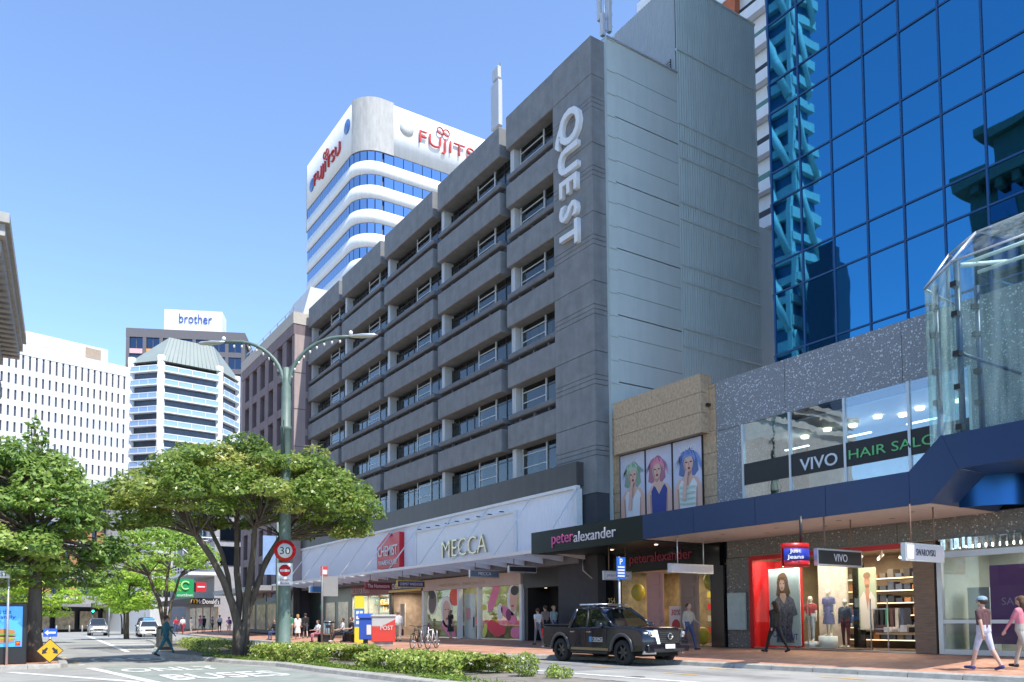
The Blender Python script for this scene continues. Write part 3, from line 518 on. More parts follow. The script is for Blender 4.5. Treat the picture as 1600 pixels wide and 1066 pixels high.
# ---------------------------------------------------------------- curved white office tower with red lettering
ft = T('curved_office_tower', 'tall white office tower with rounded corner, blue window bands and red lettering', 'building', (75,155,0))
conc = M('ribbed_concrete', (.4,.39,.37), .8, var=.15, scale=1.2, stretch=(1,1,.3)); fgl = mirror('office_blue_glass', (.3,.42,.58), .06, .05, .3)
def arc(cx, cy, r, a0, a1, n): return [(cx+r*math.cos(math.radians(a0+(a1-a0)*i/n)), cy+r*math.sin(math.radians(a0+(a1-a0)*i/n))) for i in range(n+1)]
plan = [(60,171)] + arc(65,146,5,180,270,12) + [(120,141)]
def ringwall(name, pl, z0, z1, mat, parent, inset=0., sm=True):
    m = MB(); n = len(pl); pl = [(x+inset, y+inset) for x, y in pl]
    for i in range(n-1): m.add([(*pl[i],z0),(*pl[i+1],z0),(*pl[i+1],z1),(*pl[i],z1)], [(0,1,2,3)], sm=sm)
    back = [(120,171), (60+inset,171)]
    for z in (z0, z1): m.add([(x,y,z) for x,y in pl] + [(120,171,z)], [tuple(range(n+1))])
    return m.build(name, mat, parent)
ringwall('parapet_wall', plan, 94.75, 105.2, whiteT, ft)
ZB = [92.5-4.93*k for k in range(9)]
for k, z in enumerate(ZB): ringwall('spandrel', plan, z-2.72, z, whiteT, ft)
ringwall('core', plan, 0, 94.7, M('tower_inner', (.05,.06,.08), .6), ft, .5); ringwall('lower_wall', plan, 0, 50.2, whiteT, ft)
for k, z in enumerate(ZB):
    for i in range(18): bx('pane', 60.12, 60.16, 146.4+1.365*i, 147.68+1.365*i, z, z+2.2, fgl, ft)
    for i in range(5):
        a = math.radians(189+18*i); o = bx('pane', 65+4.86*math.cos(a)-.02, 65+4.86*math.cos(a)+.02, 146+4.86*math.sin(a)-.68, 146+4.86*math.sin(a)+.68, z, z+2.2, fgl, ft); o.rotation_euler.z = a
    for i in range(11): bx('pane', 65.4+2.15*i, 67.4+2.15*i, 141.12, 141.16, z, z+2.2, fgl, ft)
cl = [(60,145.0)] ; cl = arc(65,146,5.12,192,270,11) + [(67.3,140.88)]
m = MB()
for (x0,y0),(x1,y1) in zip(cl[:-1],cl[1:]): m.prism([(x0,y0,94.6),(x1,y1,94.6),(x1,y1,105.6),(x0,y0,105.6)], (.2,.2,0))
m.build('corner_cladding', conc, ft); MB().prism([(60.0,171,91),(60.9,174,91),(64,174.5,91),(64,171,91)], (0,0,14.2)).build('end_cladding', conc, ft)
redl = M('sign_red', (.5,.045,.04), .4, var=.05)
text('tower_letters', 'FUJITSU', (59.75,158.2,98.7), 3.1, redl, ft, w=15.2, ext=.2, off=-.015); text('tower_letters', 'FUJITSU', (81.2,140.6,100.1), 3.3, redl, ft, face='-y', w=16.4, ext=.2, off=-.015)
for c, ax in (((59.75,158.6,101.6),'x'),((78.6,140.6,103.2),'y')):
    for d in (-.75,.75):
        cc = (c[0], c[1]-d, c[2]) if ax == 'x' else (c[0]+d, c[1], c[2]); MB().tube([(cc[0]+(0 if ax=='x' else .7*math.cos(t)), cc[1]+(.7*math.cos(t) if ax=='x' else 0), cc[2]+.7*math.sin(t)) for t in [2*math.pi*i/14 for i in range(15)]], .17, 5).build('loop_mark', redl, ft)
for y, z in ((167.6,99),(147.2,101.5)): MB().lathe([(0,59.85),(1.45,59.85),(1.45,60)], (0,y,z), 18, axis='x').build('sign_disc', M('disc_blue', (.07,.16,.4), .4), ft)
MB().lathe([(0,140.85),(1.6,140.85),(1.6,141)], (70.3,0,101.3), 18, axis='y').build('sign_disc', M('disc_grey', (.5,.5,.48), .6), ft)
# ---------------------------------------------------------------- purple-brown office block
CAM_SCALE, CAM_LIFT = .81, .266
bw = T('brown_office_block', 'purple-brown office block with tall recessed windows beside the hotel', 'building', (26,86,0))
brn = M('brown_precast', (.2,.15,.155), .75, var=.12, scale=1, streak=.12); brl = M('pale_brown_precast', (.42,.33,.31), .75, var=.08, scale=1, streak=.1); bei = M('beige_precast', (.5,.45,.38), .75, var=.08)
bgl = mirror('dark_office_glass', (.16,.22,.3), .05, .15, .8)
Yw = [77.45+3.06*i for i in range(6)]; Zw = [27.3-3.75*k for k in range(7)]
bx('core', 26.6, 48, 77.3, 95.4, 0, 31, slotm, bw)
for i in range(7):
    y0 = 76.8 if i == 0 else Yw[i-1]+1.7; y1 = Yw[i] if i < 6 else 95.7; bx('pier', 25.72, 26.7, y0, y1, 4.8, 30.2, brn, bw)
for k, z in enumerate(Zw):
    for i, y in enumerate(Yw):
        bx('spandrel', 25.74, 26.65, y, y+1.7, z-.86, z, brn, bw)
        w = bx('window', 26.3, 26.34, y, y+1.7, z, z+2.9, bgl, bw); bx('transom', 26.24, 26.3, y, y+1.7, z+.7, z+.76, blackm, w); bx('mullion', 26.24, 26.3, y+.8, y+.86, z+.76, z+2.9, blackm, w)
bx('cornice', 25.65, 48, 76.75, 95.8, 30.2, 31.3, brn, bw); bx('top_band', 25.6, 48, 76.7, 95.9, 31.3, 32.5, bei, bw)
bx('end_wall', 25.75, 28.6, 76.7, 76.8, 4.8, 30.2, brl, bw)
for z in (27.6,23.8,20.0,16.2): bx('end_recess', 26.9, 27.6, 76.66, 76.72, z-3.1, z, brn, bw)
for z in (26.3,22.6,18.8): bx('end_joint', 25.7, 27.6, 76.67, 76.7, z, z+.04, slotm, bw)
for i in range(7): bx('rail_post', 26.0, 26.08, 78+2.6*i, 78.08+2.6*i, 32.5, 33.4, steel, bw)
bx('roof_rail', 26.0, 26.06, 78, 95, 33.35, 33.42, steel, bw); bx('roof_rail', 26.0, 26.06, 78, 95, 32.95, 33.0, steel, bw)
MB().add([(26.8,77.5,32.5),(32,77.5,32.5),(32,86,32.5),(26.8,86,32.5),(28,78.5,36.2),(31,78.5,36.2),(31,84,36.2),(28,84,36.2)], [(0,1,5,4),(1,2,6,5),(2,3,7,6),(3,0,4,7),(4,5,6,7)]).build('roof_lantern', M('lantern_grey', (.42,.44,.43), .3), bw)
bx('shop_front', 25.9, 26.6, 77, 95.4, .13, 4.8, M('dark_shop', (.05,.05,.05), .4), bw)
for i in range(4):
    bx('shop_window', 25.85, 25.9, 78+4*i, 81.2+4*i, .5, 3.2, M('lit_shop_window', (.45,.36,.24), .2, var=.5, scale=1.5), bw); bx('shop_sign_band', 25.8, 25.9, 77.6+4*i, 81.4+4*i, 3.5, 4.3, M('sign_%d' % (i % 3), [(.3,.03,.05),(.04,.1,.3),(.03,.03,.03)][i % 3], .4), bw)
bx('verandah', 22.6, 25.9, 77.2, 95.4, 4.4, 4.9, M('verandah_grey', (.3,.3,.31), .5), bw)
CAM_SCALE, CAM_LIFT = 1.0, 0.0
# ---------------------------------------------------------------- white tower with slit windows
wt = T('white_slit_tower', 'broad white office tower with rows of narrow slit windows', 'building', (2.2,150,0), math.radians(13.8))
pw = 1.02; slit = M('slit_glass', (.08,.08,.1), .15)
bx('core', -12, 19.4, .5, 20, 0, 47.3, M('white_recess', (.62,.6,.58), .7, var=.05), wt)
for i in range(32):
    x = -12.2+pw*i; bx('pier', x-.34, x+.34, .04, .55, 0, 45.6, whiteT, wt)
bx('parapet', -12.6, 19.75, -.03, .6, 45.6, 47.4, whiteT, wt); bx('end_wall', 19.4, 19.76, .0, 20, 0, 47.4, whiteT, wt)
ph = bx('penthouse', -12, 16.4, 1.2, 14, 47.4, 50.1, whiteT, wt); bx('opening', 12.6, 15.2, 1.12, 1.2, 47.9, 49.7, M('tan_recess', (.35,.27,.2), .8), wt)
for i in range(9): bx('vent_grille', .2+1.35*i, 1.2+1.35*i, 1.13, 1.2, 48.1, 49.4, M('grille_white', (.62,.62,.62), .7), wt)
for i in range(31):
    x = -12.2+pw*(i+.5)
    if x < -1: continue
    for k in range(9):
        z = 43.2-2.68*k; bx('slit_window', x-.17, x+.17, .3, .5, z, z+1.7, slit, wt); bx('infill', x-.19, x+.19, .06, .5, z-.98, z, whiteT, wt)
    bx('dash_recess', x-.17, x+.17, .3, .5, 45.35, 45.58, slit, wt)
# ---------------------------------------------------------------- faceted tower with white balconies and grey-green roof
rt_ = T('balcony_tower', 'faceted grey tower with white balcony bands under a grey-green metal roof', 'building', (35,176,0))
F = [(24.6,174.8),(29.4,170),(41.2,171.2),(46.2,176.4),(46.5,184),(24.4,184)]
MB().prism([(x,y,0) for x,y in F], (0,0,53.5)).build('glazed_core', M('balcony_glass_dark', (.06,.075,.1), .12, var=.3, scale=.4), rt_)
bal = flat('balcony_blue_glass', (.3,.45,.68), .12); rw_ = M('white_precast', (.72,.73,.74), .6, var=.04)
cen = Vector((35.5,178,0))
for k in range(11):
    z = 52.0-2.79*k
    for (x0,y0),(x1,y1) in zip(F[:3], F[1:4]):
        a, b = Vector((x0,y0,0)), Vector((x1,y1,0)); d = (b-a); nn = Vector((d.y,-d.x,0)).normalized(); ln = d.length; d.normalize()
        a2, b2 = a+d*.35+nn*.9, b-d*.35+nn*.9
        def bar(name, z0, z1, o0, o1, mat, u0=0, u1=1):
            p, q = a2+(b2-a2)*u0, a2+(b2-a2)*u1
            MB().prism([p+nn*o0+Vector((0,0,z0)), q+nn*o0+Vector((0,0,z0)), q+nn*o1+Vector((0,0,z0)), p+nn*o1+Vector((0,0,z0))], (0,0,z1-z0)).build(name, mat, rt_)
        bar('balcony_slab', z, z+.28, -1.0, 0, rw_); bar('top_rail', z+1.18, z+1.36, -.12, 0, rw_)
        np_ = 4 if ln > 8 else 3
        for q in range(np_+1): bar('balcony_post', z+.28, z+1.18, -.1, 0, rw_, max(0, q/np_-.008), min(1, q/np_+.008))
        for q in range(np_): bar('balcony_pane', z+.3, z+1.16, -.06, -.04, bal, q/np_+.012, (q+1)/np_-.012)
for x, y in F[:4]: MB().tube([(x,y,0),(x,y,55.4)], .75, 10).build('corner_column', rw_, rt_)
rm = M('grey_green_roof', (.24,.275,.255), .45, var=.06, scale=.3)
R0 = [(23.8,175),(29.2,169.2),(41.4,170.4),(47,176.2),(47,185),(23.8,185)]; R1 = [(30.8,178),(31.6,174),(40.8,175),(42.5,178),(42.5,183),(30.8,183)]
m = MB()
for i in range(5): m.add([(*R0[i],54.2),(*R0[i+1],54.2),(*R1[i+1],60.8),(*R1[i],60.8)], [(0,1,2,3)])
m.add([(x,y,60.8) for x,y in R1], [tuple(range(6))]); m.add([(x,y,54.2) for x,y in R0], [tuple(range(6))[::-1]]); ro = m.build('roof', rm, rt_)
for i in range(14): a = Vector((*R0[1],54.2)).lerp(Vector((*R0[2],54.2)), (i+.5)/14); b = Vector((*R1[1],60.8)).lerp(Vector((*R1[2],60.8)), (i+.5)/14); MB().tube([a,b], .06, 4).build('roof_seam', rm, ro)
# ---------------------------------------------------------------- dark block with white rooftop sign
br = T('dark_sign_block', 'dark grey office block with a white rooftop sign behind the balcony tower', 'building', (31.2,230,0), math.atan2(-12.4,27.5))
bd = M('dark_precast', (.14,.13,.14), .75, var=.06); bwd = 30.2
bx('core', 0, 30, .6, 24, 0, 80, slotm, br)
cw = 30.0/7
for i in range(8): bx('pier', cw*i-.45, cw*i+.45, 0, .7, 0, 78.2, bd, br)
bx('top_band', -.5, 30.5, -.02, 24, 78.2, 80.6, bd, br)
for k in range(7):
    z = 75.0-4.6*k; bx('spandrel', -.4, 30.4, .03, .7, z-1.4, z, bd, br)
    for i in range(7):
        c = {(0,1): (.7,.42,.4), (1,0): None}.get((i,k)); w = bx('window', cw*i+.45, cw*(i+1)-.45, .4, .5, z, z+3.2, mirror('dim_glass', (.07,.09,.13), .08, .1, .8), br)
        bx('mullion', cw*(i+.5)-.06, cw*(i+.5)+.06, .3, .4, z, z+3.2, bd, w)
bx('orange_blind', cw+.5, 2*cw-.5, -.03, .03, 73.7, 75.1, flat('orange_blind', (.75,.33,.06), .6), br); bx('pink_blind', .5, cw-.5, -.03, .03, 73.7, 75.0, flat('pink_blind', (.7,.42,.4), .6), br)
sb = T('rooftop_sign', 'white rooftop sign box with blue lowercase lettering on the dark block', 'sign', (39.8,227,80.6), math.atan2(-12.4,27.5))
bx('sign_box', 0, 15.2, 0, 6, 0, 5.9, white, sb); text('sign_lettering', 'brother', (8.2,-.15,3.6), 2.5, flat('sign_blue', (.04,.1,.4), .4), sb, face='-y', w=8.6, ext=.1, off=-.01); bx('roof_hatch', 8.6, 10, 2, 3, 5.9, 6.4, steel, sb)
# ---------------------------------------------------------------- heavy corniced building on the left edge
lb = T('corniced_building', 'grey stone building with a heavy bracketed cornice at the left edge', 'building', (1.2,58,0), math.radians(-4.4))
st = M('grey_stone', (.46,.45,.43), .75, var=.15, scale=1.5, streak=.1)
bx('wall', -22, -1.2, -16.5, 0, 0, 17.6, st, lb); bx('frieze', -1.3, -.95, -16.5, .2, 16.2, 17.6, st, lb)
bx('cornice_slab', -22, .55, -16.9, .55, 18.75, 19.3, st, lb); bx('cornice_lip', -22, .72, -17.1, .7, 19.3, 19.75, M('pale_stone', (.42,.42,.4), .7), lb); bx('cornice_bed', -22, -.5, -16.7, .1, 17.6, 18.15, st, lb)
for i in range(20): bx('modillion', -.9, .4, -16.4+.86*i, -15.95+.86*i, 18.15, 18.74, st, lb, .04)
for y in (-1.2,-8,-15):
    for j, (w, z0, z1) in enumerate(((.7,13.2,14.4),(.5,14.4,15.2),(.85,15.2,16.2))): bx('bracket', -1.25, -.9+w*.5, y-w*.6, y+w*.6, z0, z1, st, lb, .06)
    bx('pilaster', -1.2, -.85, y-.55, y+.55, 0, 13.2, st, lb)
# ---------------------------------------------------------------- far street end
fb = T('banded_office_block', 'low grey block with dark bands and orange timber blinds behind the far trees', 'building', (9.5,128,0), math.radians(38))
bgr = M('band_grey', (.36,.36,.38), .7, var=.08); tim = M('timber_blind', (.45,.24,.11), .7, var=.35, scale=1.5, stretch=(4,4,.3))
bx('core', -6, 16, .6, 14, 0, 21, slotm, fb)
for k in range(4):
    z = 4.8+3.9*k; bx('band', -6, 16, 0, .7, z-.9, z+.5, bgr, fb)
    for i in range(9):
        w = bx('window', -5.8+2.4*i, -3.6+2.4*i, .45, .55, z+.5, z+3, bgl, fb)
        if random.random() < .65: bx('blind', -5.7+2.4*i, -4.5+2.4*i+random.uniform(0,.6), .38, .43, z+.55, z+2.95, tim, w)
bx('street_canopy', -6, 16, -2.6, 0, 3.6, 4.0, M('verandah_grey', (.3,.3,.31), .5), fb); 
for i in range(5): bx('shop_window', -5.2+4.2*i, -2+4.2*i, -.02, .1, .4, 3.0, M('lit_shop_window', (.45,.36,.24), .2, var=.5, scale=1.5), fb)
pb = T('pale_glass_block', 'pale building with glazed upper floors behind the small street tree', 'building', (20,121,0), math.radians(20))
bx('body', 0, 18, 0, 16, 0, 23, M('pale_wall', (.62,.63,.63), .6, var=.06), pb)
for k in range(5):
    for i in range(6): w = bx('window', .6+2.9*i, 3.0+2.9*i, -.06, .02, 5+3.6*k, 7.6+3.6*k, mirror('pale_glass', (.4,.5,.55), .08, .1, .6), pb); bx('mullion', 1.75+2.9*i, 1.85+2.9*i, -.12, -.05, 5+3.6*k, 7.6+3.6*k, alu, w)
cs = T('corner_shops', 'corner shops with a projecting upper terrace, black burger sign and green supermarket cube', 'building', (22.5,102.5,0))
bx('body', 24.2, 40, 101.8, 118, 0, 21, M('grey_render', (.33,.33,.34), .7, var=.1), cs)
for k in range(4):
    for i in range(4): w = bx('window', 24.1, 24.2, 102.6+3.9*i, 105.6+3.9*i, 8.4+3.1*k, 10.8+3.1*k, bgl, cs); bx('mullion', 24.02, 24.1, 104.05+3.9*i, 104.15+3.9*i, 8.4+3.1*k, 10.8+3.1*k, alu, w)
    bx('end_window', 24.8, 29, 101.7, 101.8, 8.4+3.1*k, 10.8+3.1*k, bgl, cs)
bx('terrace_slab', 20.6, 24.2, 99.5, 112, 7.0, 7.4, white, cs)
for i in range(8): MB().tube([(20.7,99.7+1.7*i,7.4),(20.7,99.7+1.7*i,8.6)], .05, 5).build('terrace_post', white, cs)
for z in (7.8,8.2,8.6): MB().tube([(24.2,99.6,z),(20.7,99.6,z),(20.7,111.8,z)], .045, 5).build('terrace_rail', white, cs)
for y in (100,104,108): MB().tube([(20.9,y,8.6),(20.9,y,11.6),(24.2,y,11.6)], .08, 6).build('pergola_post', white, cs); MB().tube([(20.9,y,11.5),(24.2,y,8.6)], .06, 6).build('pergola_brace', white, cs)
bx('verandah', 20.9, 24.2, 98.8, 118, 3.5, 4.1, M('verandah_grey', (.3,.3,.31), .5), cs); bx('sign_band', 20.85, 20.9, 98.8, 118, 3.45, 4.2, black, cs); bx('sign_band', 20.9, 24.2, 98.74, 98.8, 3.45, 4.2, black, cs)
for i in range(4): bx('shop_window', 24.1, 24.2, 99.5+4*i, 103+4*i, .4, 3.2, M('lit_shop_window', (.45,.36,.24), .2, var=.5, scale=1.5), cs)
text('shop_name', "McDonald's", (22.75,98.7,3.8), .55, white, cs, face='-y', w=2.6, ext=.02)
gm = MB(); 
for d in (-.17,.17): gm.tube([(21.15+d+.17*math.cos(t), 98.68, 3.58+.5*math.sin(t)) for t in [math.pi*i/8 for i in range(9)]], .06, 5)
gm.build('arch_mark', flat('logo_yellow', (.8,.5,.02), .5), cs)
gc = T('supermarket_sign', 'green cube sign with a pale round mark hanging at the corner shops', 'sign', (19.6,98.2,3.9))
bx('sign_cube', 18.9, 20.8, 97.4, 99.3, 4.2, 6.4, flat('sign_green', (.02,.3,.09), .4), gc); text('sign_lettering', 'countdown', (19.85,97.36,4.5), .34, white, gc, face='-y', w=1.75, ext=.01)
MB().tube([(19.9+.45*math.cos(t), 97.34, 5.6+.45*math.sin(t)) for t in [.5+5*i/12 for i in range(13)]], .1, 5).build('round_mark', flat('logo_lime', (.4,.75,.3), .5), gc)
gr_ = T('red_shop_sign', 'small red cube sign beside the green supermarket cube', 'sign', (21.6,97.6,4.9)); bx('sign_cube', 21.05, 22.2, 97.3, 98.4, 4.9, 6.0, flat('sign_red2', (.55,.03,.04), .4), gr_); text('sign_lettering', 'SALE', (21.6,97.26,5.5), .25, white, gr_, face='-y', w=.8, ext=.01) if False else bx('sign_bar', 21.2, 22.05, 97.26, 97.3, 5.4, 5.55, white, gr_)
# buildings across the street, outside the picture, mirrored in the blue glass
CAM_SCALE, CAM_LIFT = .772, .319
ob1 = T('mirrored_office_tower', 'pale banded office tower seen mirrored in the left of the blue glass', 'building', (-32,76,0))
bx('core', -29.5, -25.6, 62, 92, 0, 130, M('mirrored_blue', (.05,.14,.25), .3), ob1)
for k in range(44): bx('spandrel', -30, -25, 61.4, 92.5, 6+2.9*k, 7.1+2.9*k, M('mirrored_white', (.5,.62,.58), .6), ob1)
for k in range(12):
    for q in range(3): MB().tube([(-24.9,62+4*q,6+10.4*k),(-24.9,66+4*q,16.4+10.4*k)], .5, 5).build('brace', M('mirrored_white', (.5,.62,.58), .6), ob1); MB().tube([(-29+0*q,61.3,6+10.4*k),(-25.2,61.3,16.4+10.4*k)], .4, 5).build('brace', M('mirrored_white', (.5,.62,.58), .6), ob1) if q == 0 else None
for i in range(9): bx('pier', -25.4, -24.8, 61.6+3.7*i, 62.3+3.7*i, 0, 132, M('mirrored_white', (.62,.7,.66), .6), ob1)
ob2 = T('mirrored_dark_tower', 'dark blue tower seen mirrored low in the blue glass', 'building', (-29,58,0)); bx('core', -28, -25, 56.4, 59.9, 0, 45, M('mirrored_dark', (.03,.045,.08), .4), ob2); bx('plant_box', -27.8, -25.4, 56.8, 58.8, 45, 47, M('mirrored_dark', (.03,.045,.08), .4), ob2)
ob3 = T('mirrored_stone_building', 'old greenish stone building with deep cornice mirrored at the right of the blue glass', 'building', (-18,28,0)); gs = M('green_stone', (.14,.17,.14), .8, var=.2)
bx('wall', -30, -14.5, 10, 35.2, 0, 40, gs, ob3); bx('cornice', -30, -13.2, 9, 36.3, 40, 41, gs, ob3); bx('attic', -30, -15, 11, 34, 41, 44.5, gs, ob3); bx('attic_cornice', -30, -14.2, 10.4, 34.8, 44.5, 45.2, gs, ob3)
for i in range(18): bx('modillion', -14.5, -13.5, 10.4+1.4*i, 11.0+1.4*i, 39.2, 40, gs, ob3)
for k in range(8):
    for i in range(6): w = bx('window', -14.55, -14.4, 11.5+4*i, 13.6+4*i, 4+4.6*k, 7.2+4.6*k, bgl, ob3); bx('sill', -14.5, -14.1, 11.3+4*i, 13.8+4*i, 3.7+4.6*k, 4+4.6*k, gs, w)
CAM_SCALE, CAM_LIFT = 1.0, 0.0
# ---------------------------------------------------------------- trees and hedges
def leaves(name, P, N, size, mat, parent, jit=.5, aspect=.55, tint=0):
    n = len(P); rd = RNG.normal(size=(n,3)); nn = N + rd*jit; nn /= np.linalg.norm(nn, axis=1)[:,None] + 1e-9
    t = np.cross(nn, RNG.normal(size=(n,3))); t /= np.linalg.norm(t, axis=1)[:,None] + 1e-9; b = np.cross(nn, t)
    s = size*RNG.uniform(.45,1.5,n)[:,None]; o = np.array(ORG[parent]) if parent else 0
    P = P - o; cup = nn*s*.18
    V = np.stack([P+t*s, P+b*s*aspect-cup, P-t*s, P-b*s*aspect-cup], 1).reshape(-1,3)
    me = bpy.data.meshes.new(name); me.vertices.add(4*n); me.vertices.foreach_set('co', V.ravel()); me.loops.add(4*n); me.loops.foreach_set('vertex_index', np.arange(4*n, dtype=np.int32)); me.polygons.add(n)
    me.polygons.foreach_set('loop_start', np.arange(0,4*n,4,dtype=np.int32)); me.polygons.foreach_set('loop_total', np.full(n,4,dtype=np.int32)); me.update(calc_edges=True)
    a = me.attributes.new('rnd','FLOAT','FACE'); a.data.foreach_set('value', np.clip(RNG.normal(.42,.17,n)+tint,0,1).astype(np.float32)); me.materials.append(mat)
    ob = bpy.data.objects.new(name, me); return link(ob, parent, ORG[parent] if parent else (0,0,0))
bark = M('bark', (.13,.105,.085), .9, var=.35, scale=6, stretch=(1,1,.3), bump=.8, bscale=22)
lf_big = leafmat('leaf_dark_olive', [(.05,.09,.018),(.1,.16,.03),(.17,.235,.05),(.32,.31,.09)]); lf_left = leafmat('leaf_mid_green', [(.055,.1,.025),(.1,.175,.04),(.17,.25,.06),(.28,.35,.09)])
lf_lime = leafmat('leaf_lime', [(.12,.2,.03),(.2,.32,.045),(.28,.4,.06),(.36,.45,.1)], .45); lf_hedge = leafmat('leaf_hedge', [(.05,.08,.018),(.14,.2,.035),(.27,.33,.07),(.48,.48,.15)], .3, .3); lf_sm = leafmat('leaf_bright_green', [(.08,.15,.03),(.15,.25,.045),(.22,.33,.06),(.3,.4,.09)], .4)
def bend(a, b, n=6, j=.12):
    a, b = Vector(a), Vector(b); d = (b-a).length; o1 = Vector((random.uniform(-1,1), random.uniform(-1,1), random.uniform(-.3,.5)))*d*j
    return [a.lerp(b, i/n) + o1*math.sin(math.pi*i/n) + Vector((random.uniform(-1,1), random.uniform(-1,1), 0))*d*.012 for i in range(n+1)]
def tree(name, label, base, stems, clumps, mat, leaf, per, r0, group='street trees'):
    """stems: list of (top point, radius at foot); clumps: list of (centre, radius, flatness)"""
    t = T(name, label, 'tree', base, group=group); base = Vector(base); tops = []; tr = MB()
    for k, (tp, r) in enumerate(stems):
        f = base + Vector((math.cos(k*2.1)*r0*.5, math.sin(k*2.1)*r0*.5, -.05)) if len(stems) > 1 else base - Vector((0,0,.05))
        tpv = Vector(tp); c1 = Vector((f.x+(tpv.x-f.x)*.16, f.y+(tpv.y-f.y)*.16, f.z+(tpv.z-f.z)*.62)); pts = [f*(1-u)**2 + c1*2*u*(1-u) + tpv*u*u + Vector((random.gauss(0,.03), random.gauss(0,.03), 0)) for u in [i/7 for i in range(8)]]; rs = [r*(1.35 if i == 0 else 1)*(1-.55*i/7) for i in range(8)]; tr.tube(pts, rs, 9); tops.append((Vector(tp), rs[-1])); tops.append((pts[5], rs[5]))
    tr.build('trunk', bark, t); lm = MB(); ps = []; nsn = []; tint = []
    for c, r, fl in clumps:
        c = Vector(c); bp, br_ = min(tops, key=lambda q: (q[0]-c).length + (1.2 if q[0].z > c.z else 0)); pts = bend(bp, c, 5, .1); rr = max(.018, min(br_*.6, .05)); lm.tube(pts, [max(.01, (br_*.55*(1-i/5)+rr*.2*(i/5))) for i in range(6)], 5, cap=False)
        for q in range(4):
            e = c + Vector((random.gauss(0,.5)*r, random.gauss(0,.5)*r, random.gauss(.2,.3)*r*fl)); lm.tube([pts[3], pts[4].lerp(e,.5), e], [.02,.014,.006], 4, cap=False)
        n = int(per*r*r); u = RNG.normal(size=(n,3)); u /= np.linalg.norm(u, axis=1)[:,None]; rad = RNG.uniform(.55,1.08,n)**.6
        u[:,2] = np.where(u[:,2] < -.35, u[:,2]*.4, u[:,2]); off = u*rad[:,None]*r; off[:,2] *= fl
        tint.append(np.full(n, random.gauss(0,.17) + (.1 if fl else 0))); ps.append(np.array(c)+off); nsn.append(u*.7+np.array((0,0,.8)))
    lm.build('limbs', bark, t); leaves('crown', np.concatenate(ps), np.concatenate(nsn), leaf, mat, t, tint=np.concatenate(tint)); return t
def umbrella(cx, cy, rx, ry, ztop, drop, n, r=(.5,.8), under=.5, seed=1):
    random.seed(seed); out = []
    for i in range(n):
        a = i*2.39996; q = math.sqrt((i+.5)/n); x, y = math.cos(a)*q, math.sin(a)*q; rr = random.uniform(*r)
        out.append(((cx+x*rx+random.gauss(0,.15), cy+y*ry+random.gauss(0,.15), ztop - rr*.6 - drop*q**2.4 - random.uniform(0,under)*(1-q*.5)), rr, random.uniform(.55,.8)))
    return out
cl = umbrella(8.45,30.0,4.75,4.3,8.5,2.6,78,(.55,.9),1.0,3) + umbrella(8.6,30.2,4.2,3.7,7.2,1.7,44,(.5,.75),.9,5) + [((4.3,29.6,5.5),.7,.7),((3.9,30.4,6.0),.7,.7),((12.9,29.0,5.6),.6,.7),((12.4,30.4,5.1),.55,.7),((5.1,29.3,4.9),.5,.7),((11.5,28.6,4.7),.5,.7)]
tree('street_tree', 'large spreading multi-stemmed tree with dark umbrella crown behind the lamp post', (8.15,30.2,.1), [((5.3,30,5.9),.17),((8.2,31.4,6.6),.15),((10.6,30.4,5.9),.14),((8.6,28.9,6.4),.15),((11.4,31.6,6.2),.11),((6.7,31.8,6.3),.12)], cl, lf_big, .085, 800, .28)
cl = []
random.seed(11)
for i in range(150):
    z = random.uniform(2.7,7.2); q = 3.3*math.sqrt(random.random())*(1.0 if z < 5.5 else max(.28, 1-(z-5.5)/3.1)); a = random.uniform(0,2*math.pi)
    cl.append(((.3+q*math.cos(a), 30.6+q*math.sin(a), z), random.uniform(.4,.75), random.uniform(.6,.9)))
cl += [((2.9,29.7,5.6),.6,.7),((3.2,30.4,4.9),.5,.7),((1.4,30.2,7.5),.4,.9),((1.8,30,7.0),.35,.9),((1.3,30.3,8.0),.22,1.3),((.6,30.4,7.3),.3,1.)]
tree('street_tree', 'bushy green tree on the left corner beside the burger poster', (1.45,29.7,.12), [((1.25,30.1,5.6),.25)], cl, lf_left, .095, 600, .2)
cl = umbrella(7.75,45,3.1,3.0,6.9,2.0,46,(.45,.75),.8,8) + [((5.6,45,4.8),.45,.7),((9.6,44.6,4.6),.5,.7)]
tree('street_tree', 'smaller bright green tree on the island left of the large tree', (8.2,45,.1), [((6.6,45,5.0),.13),((8.6,46,5.5),.11),((9.4,44.6,4.9),.1)], cl, lf_sm, .085, 520, .14)
def bushy(label, x, y, h, r, z0, mat, n, seed, leaf=.12):
    random.seed(seed); cl = []
    for i in range(n):
        z = random.uniform(z0,h-.4); w = math.sin(math.pi*min(1,max(.12,(z-z0+.5)/(h-z0+.5))))**.6; q = r*w*math.sqrt(random.random()); a = random.uniform(0,6.28); cl.append(((x+q*math.cos(a), y+q*math.sin(a), z), random.uniform(.6,1.05), .75))
    tree('street_tree', label, (x,y,.1), [((x+.2,y,h*.6),.15),((x-.6,y+.4,h*.55),.09)], cl, mat, leaf, 240, .15)
bushy('lime green tree standing farther up the street beyond the small island tree', 9.8, 70, 7.2, 3.4, 2.4, lf_lime, 58, 21); bushy('lime green tree half hidden behind the left corner tree', 3.2, 62, 5.6, 2.4, 1.9, lf_lime, 34, 22)
bushy('farthest lime green tree, behind the parked cars', 13.4, 98, 7.0, 3.2, 2.6, lf_lime, 36, 23, .16)
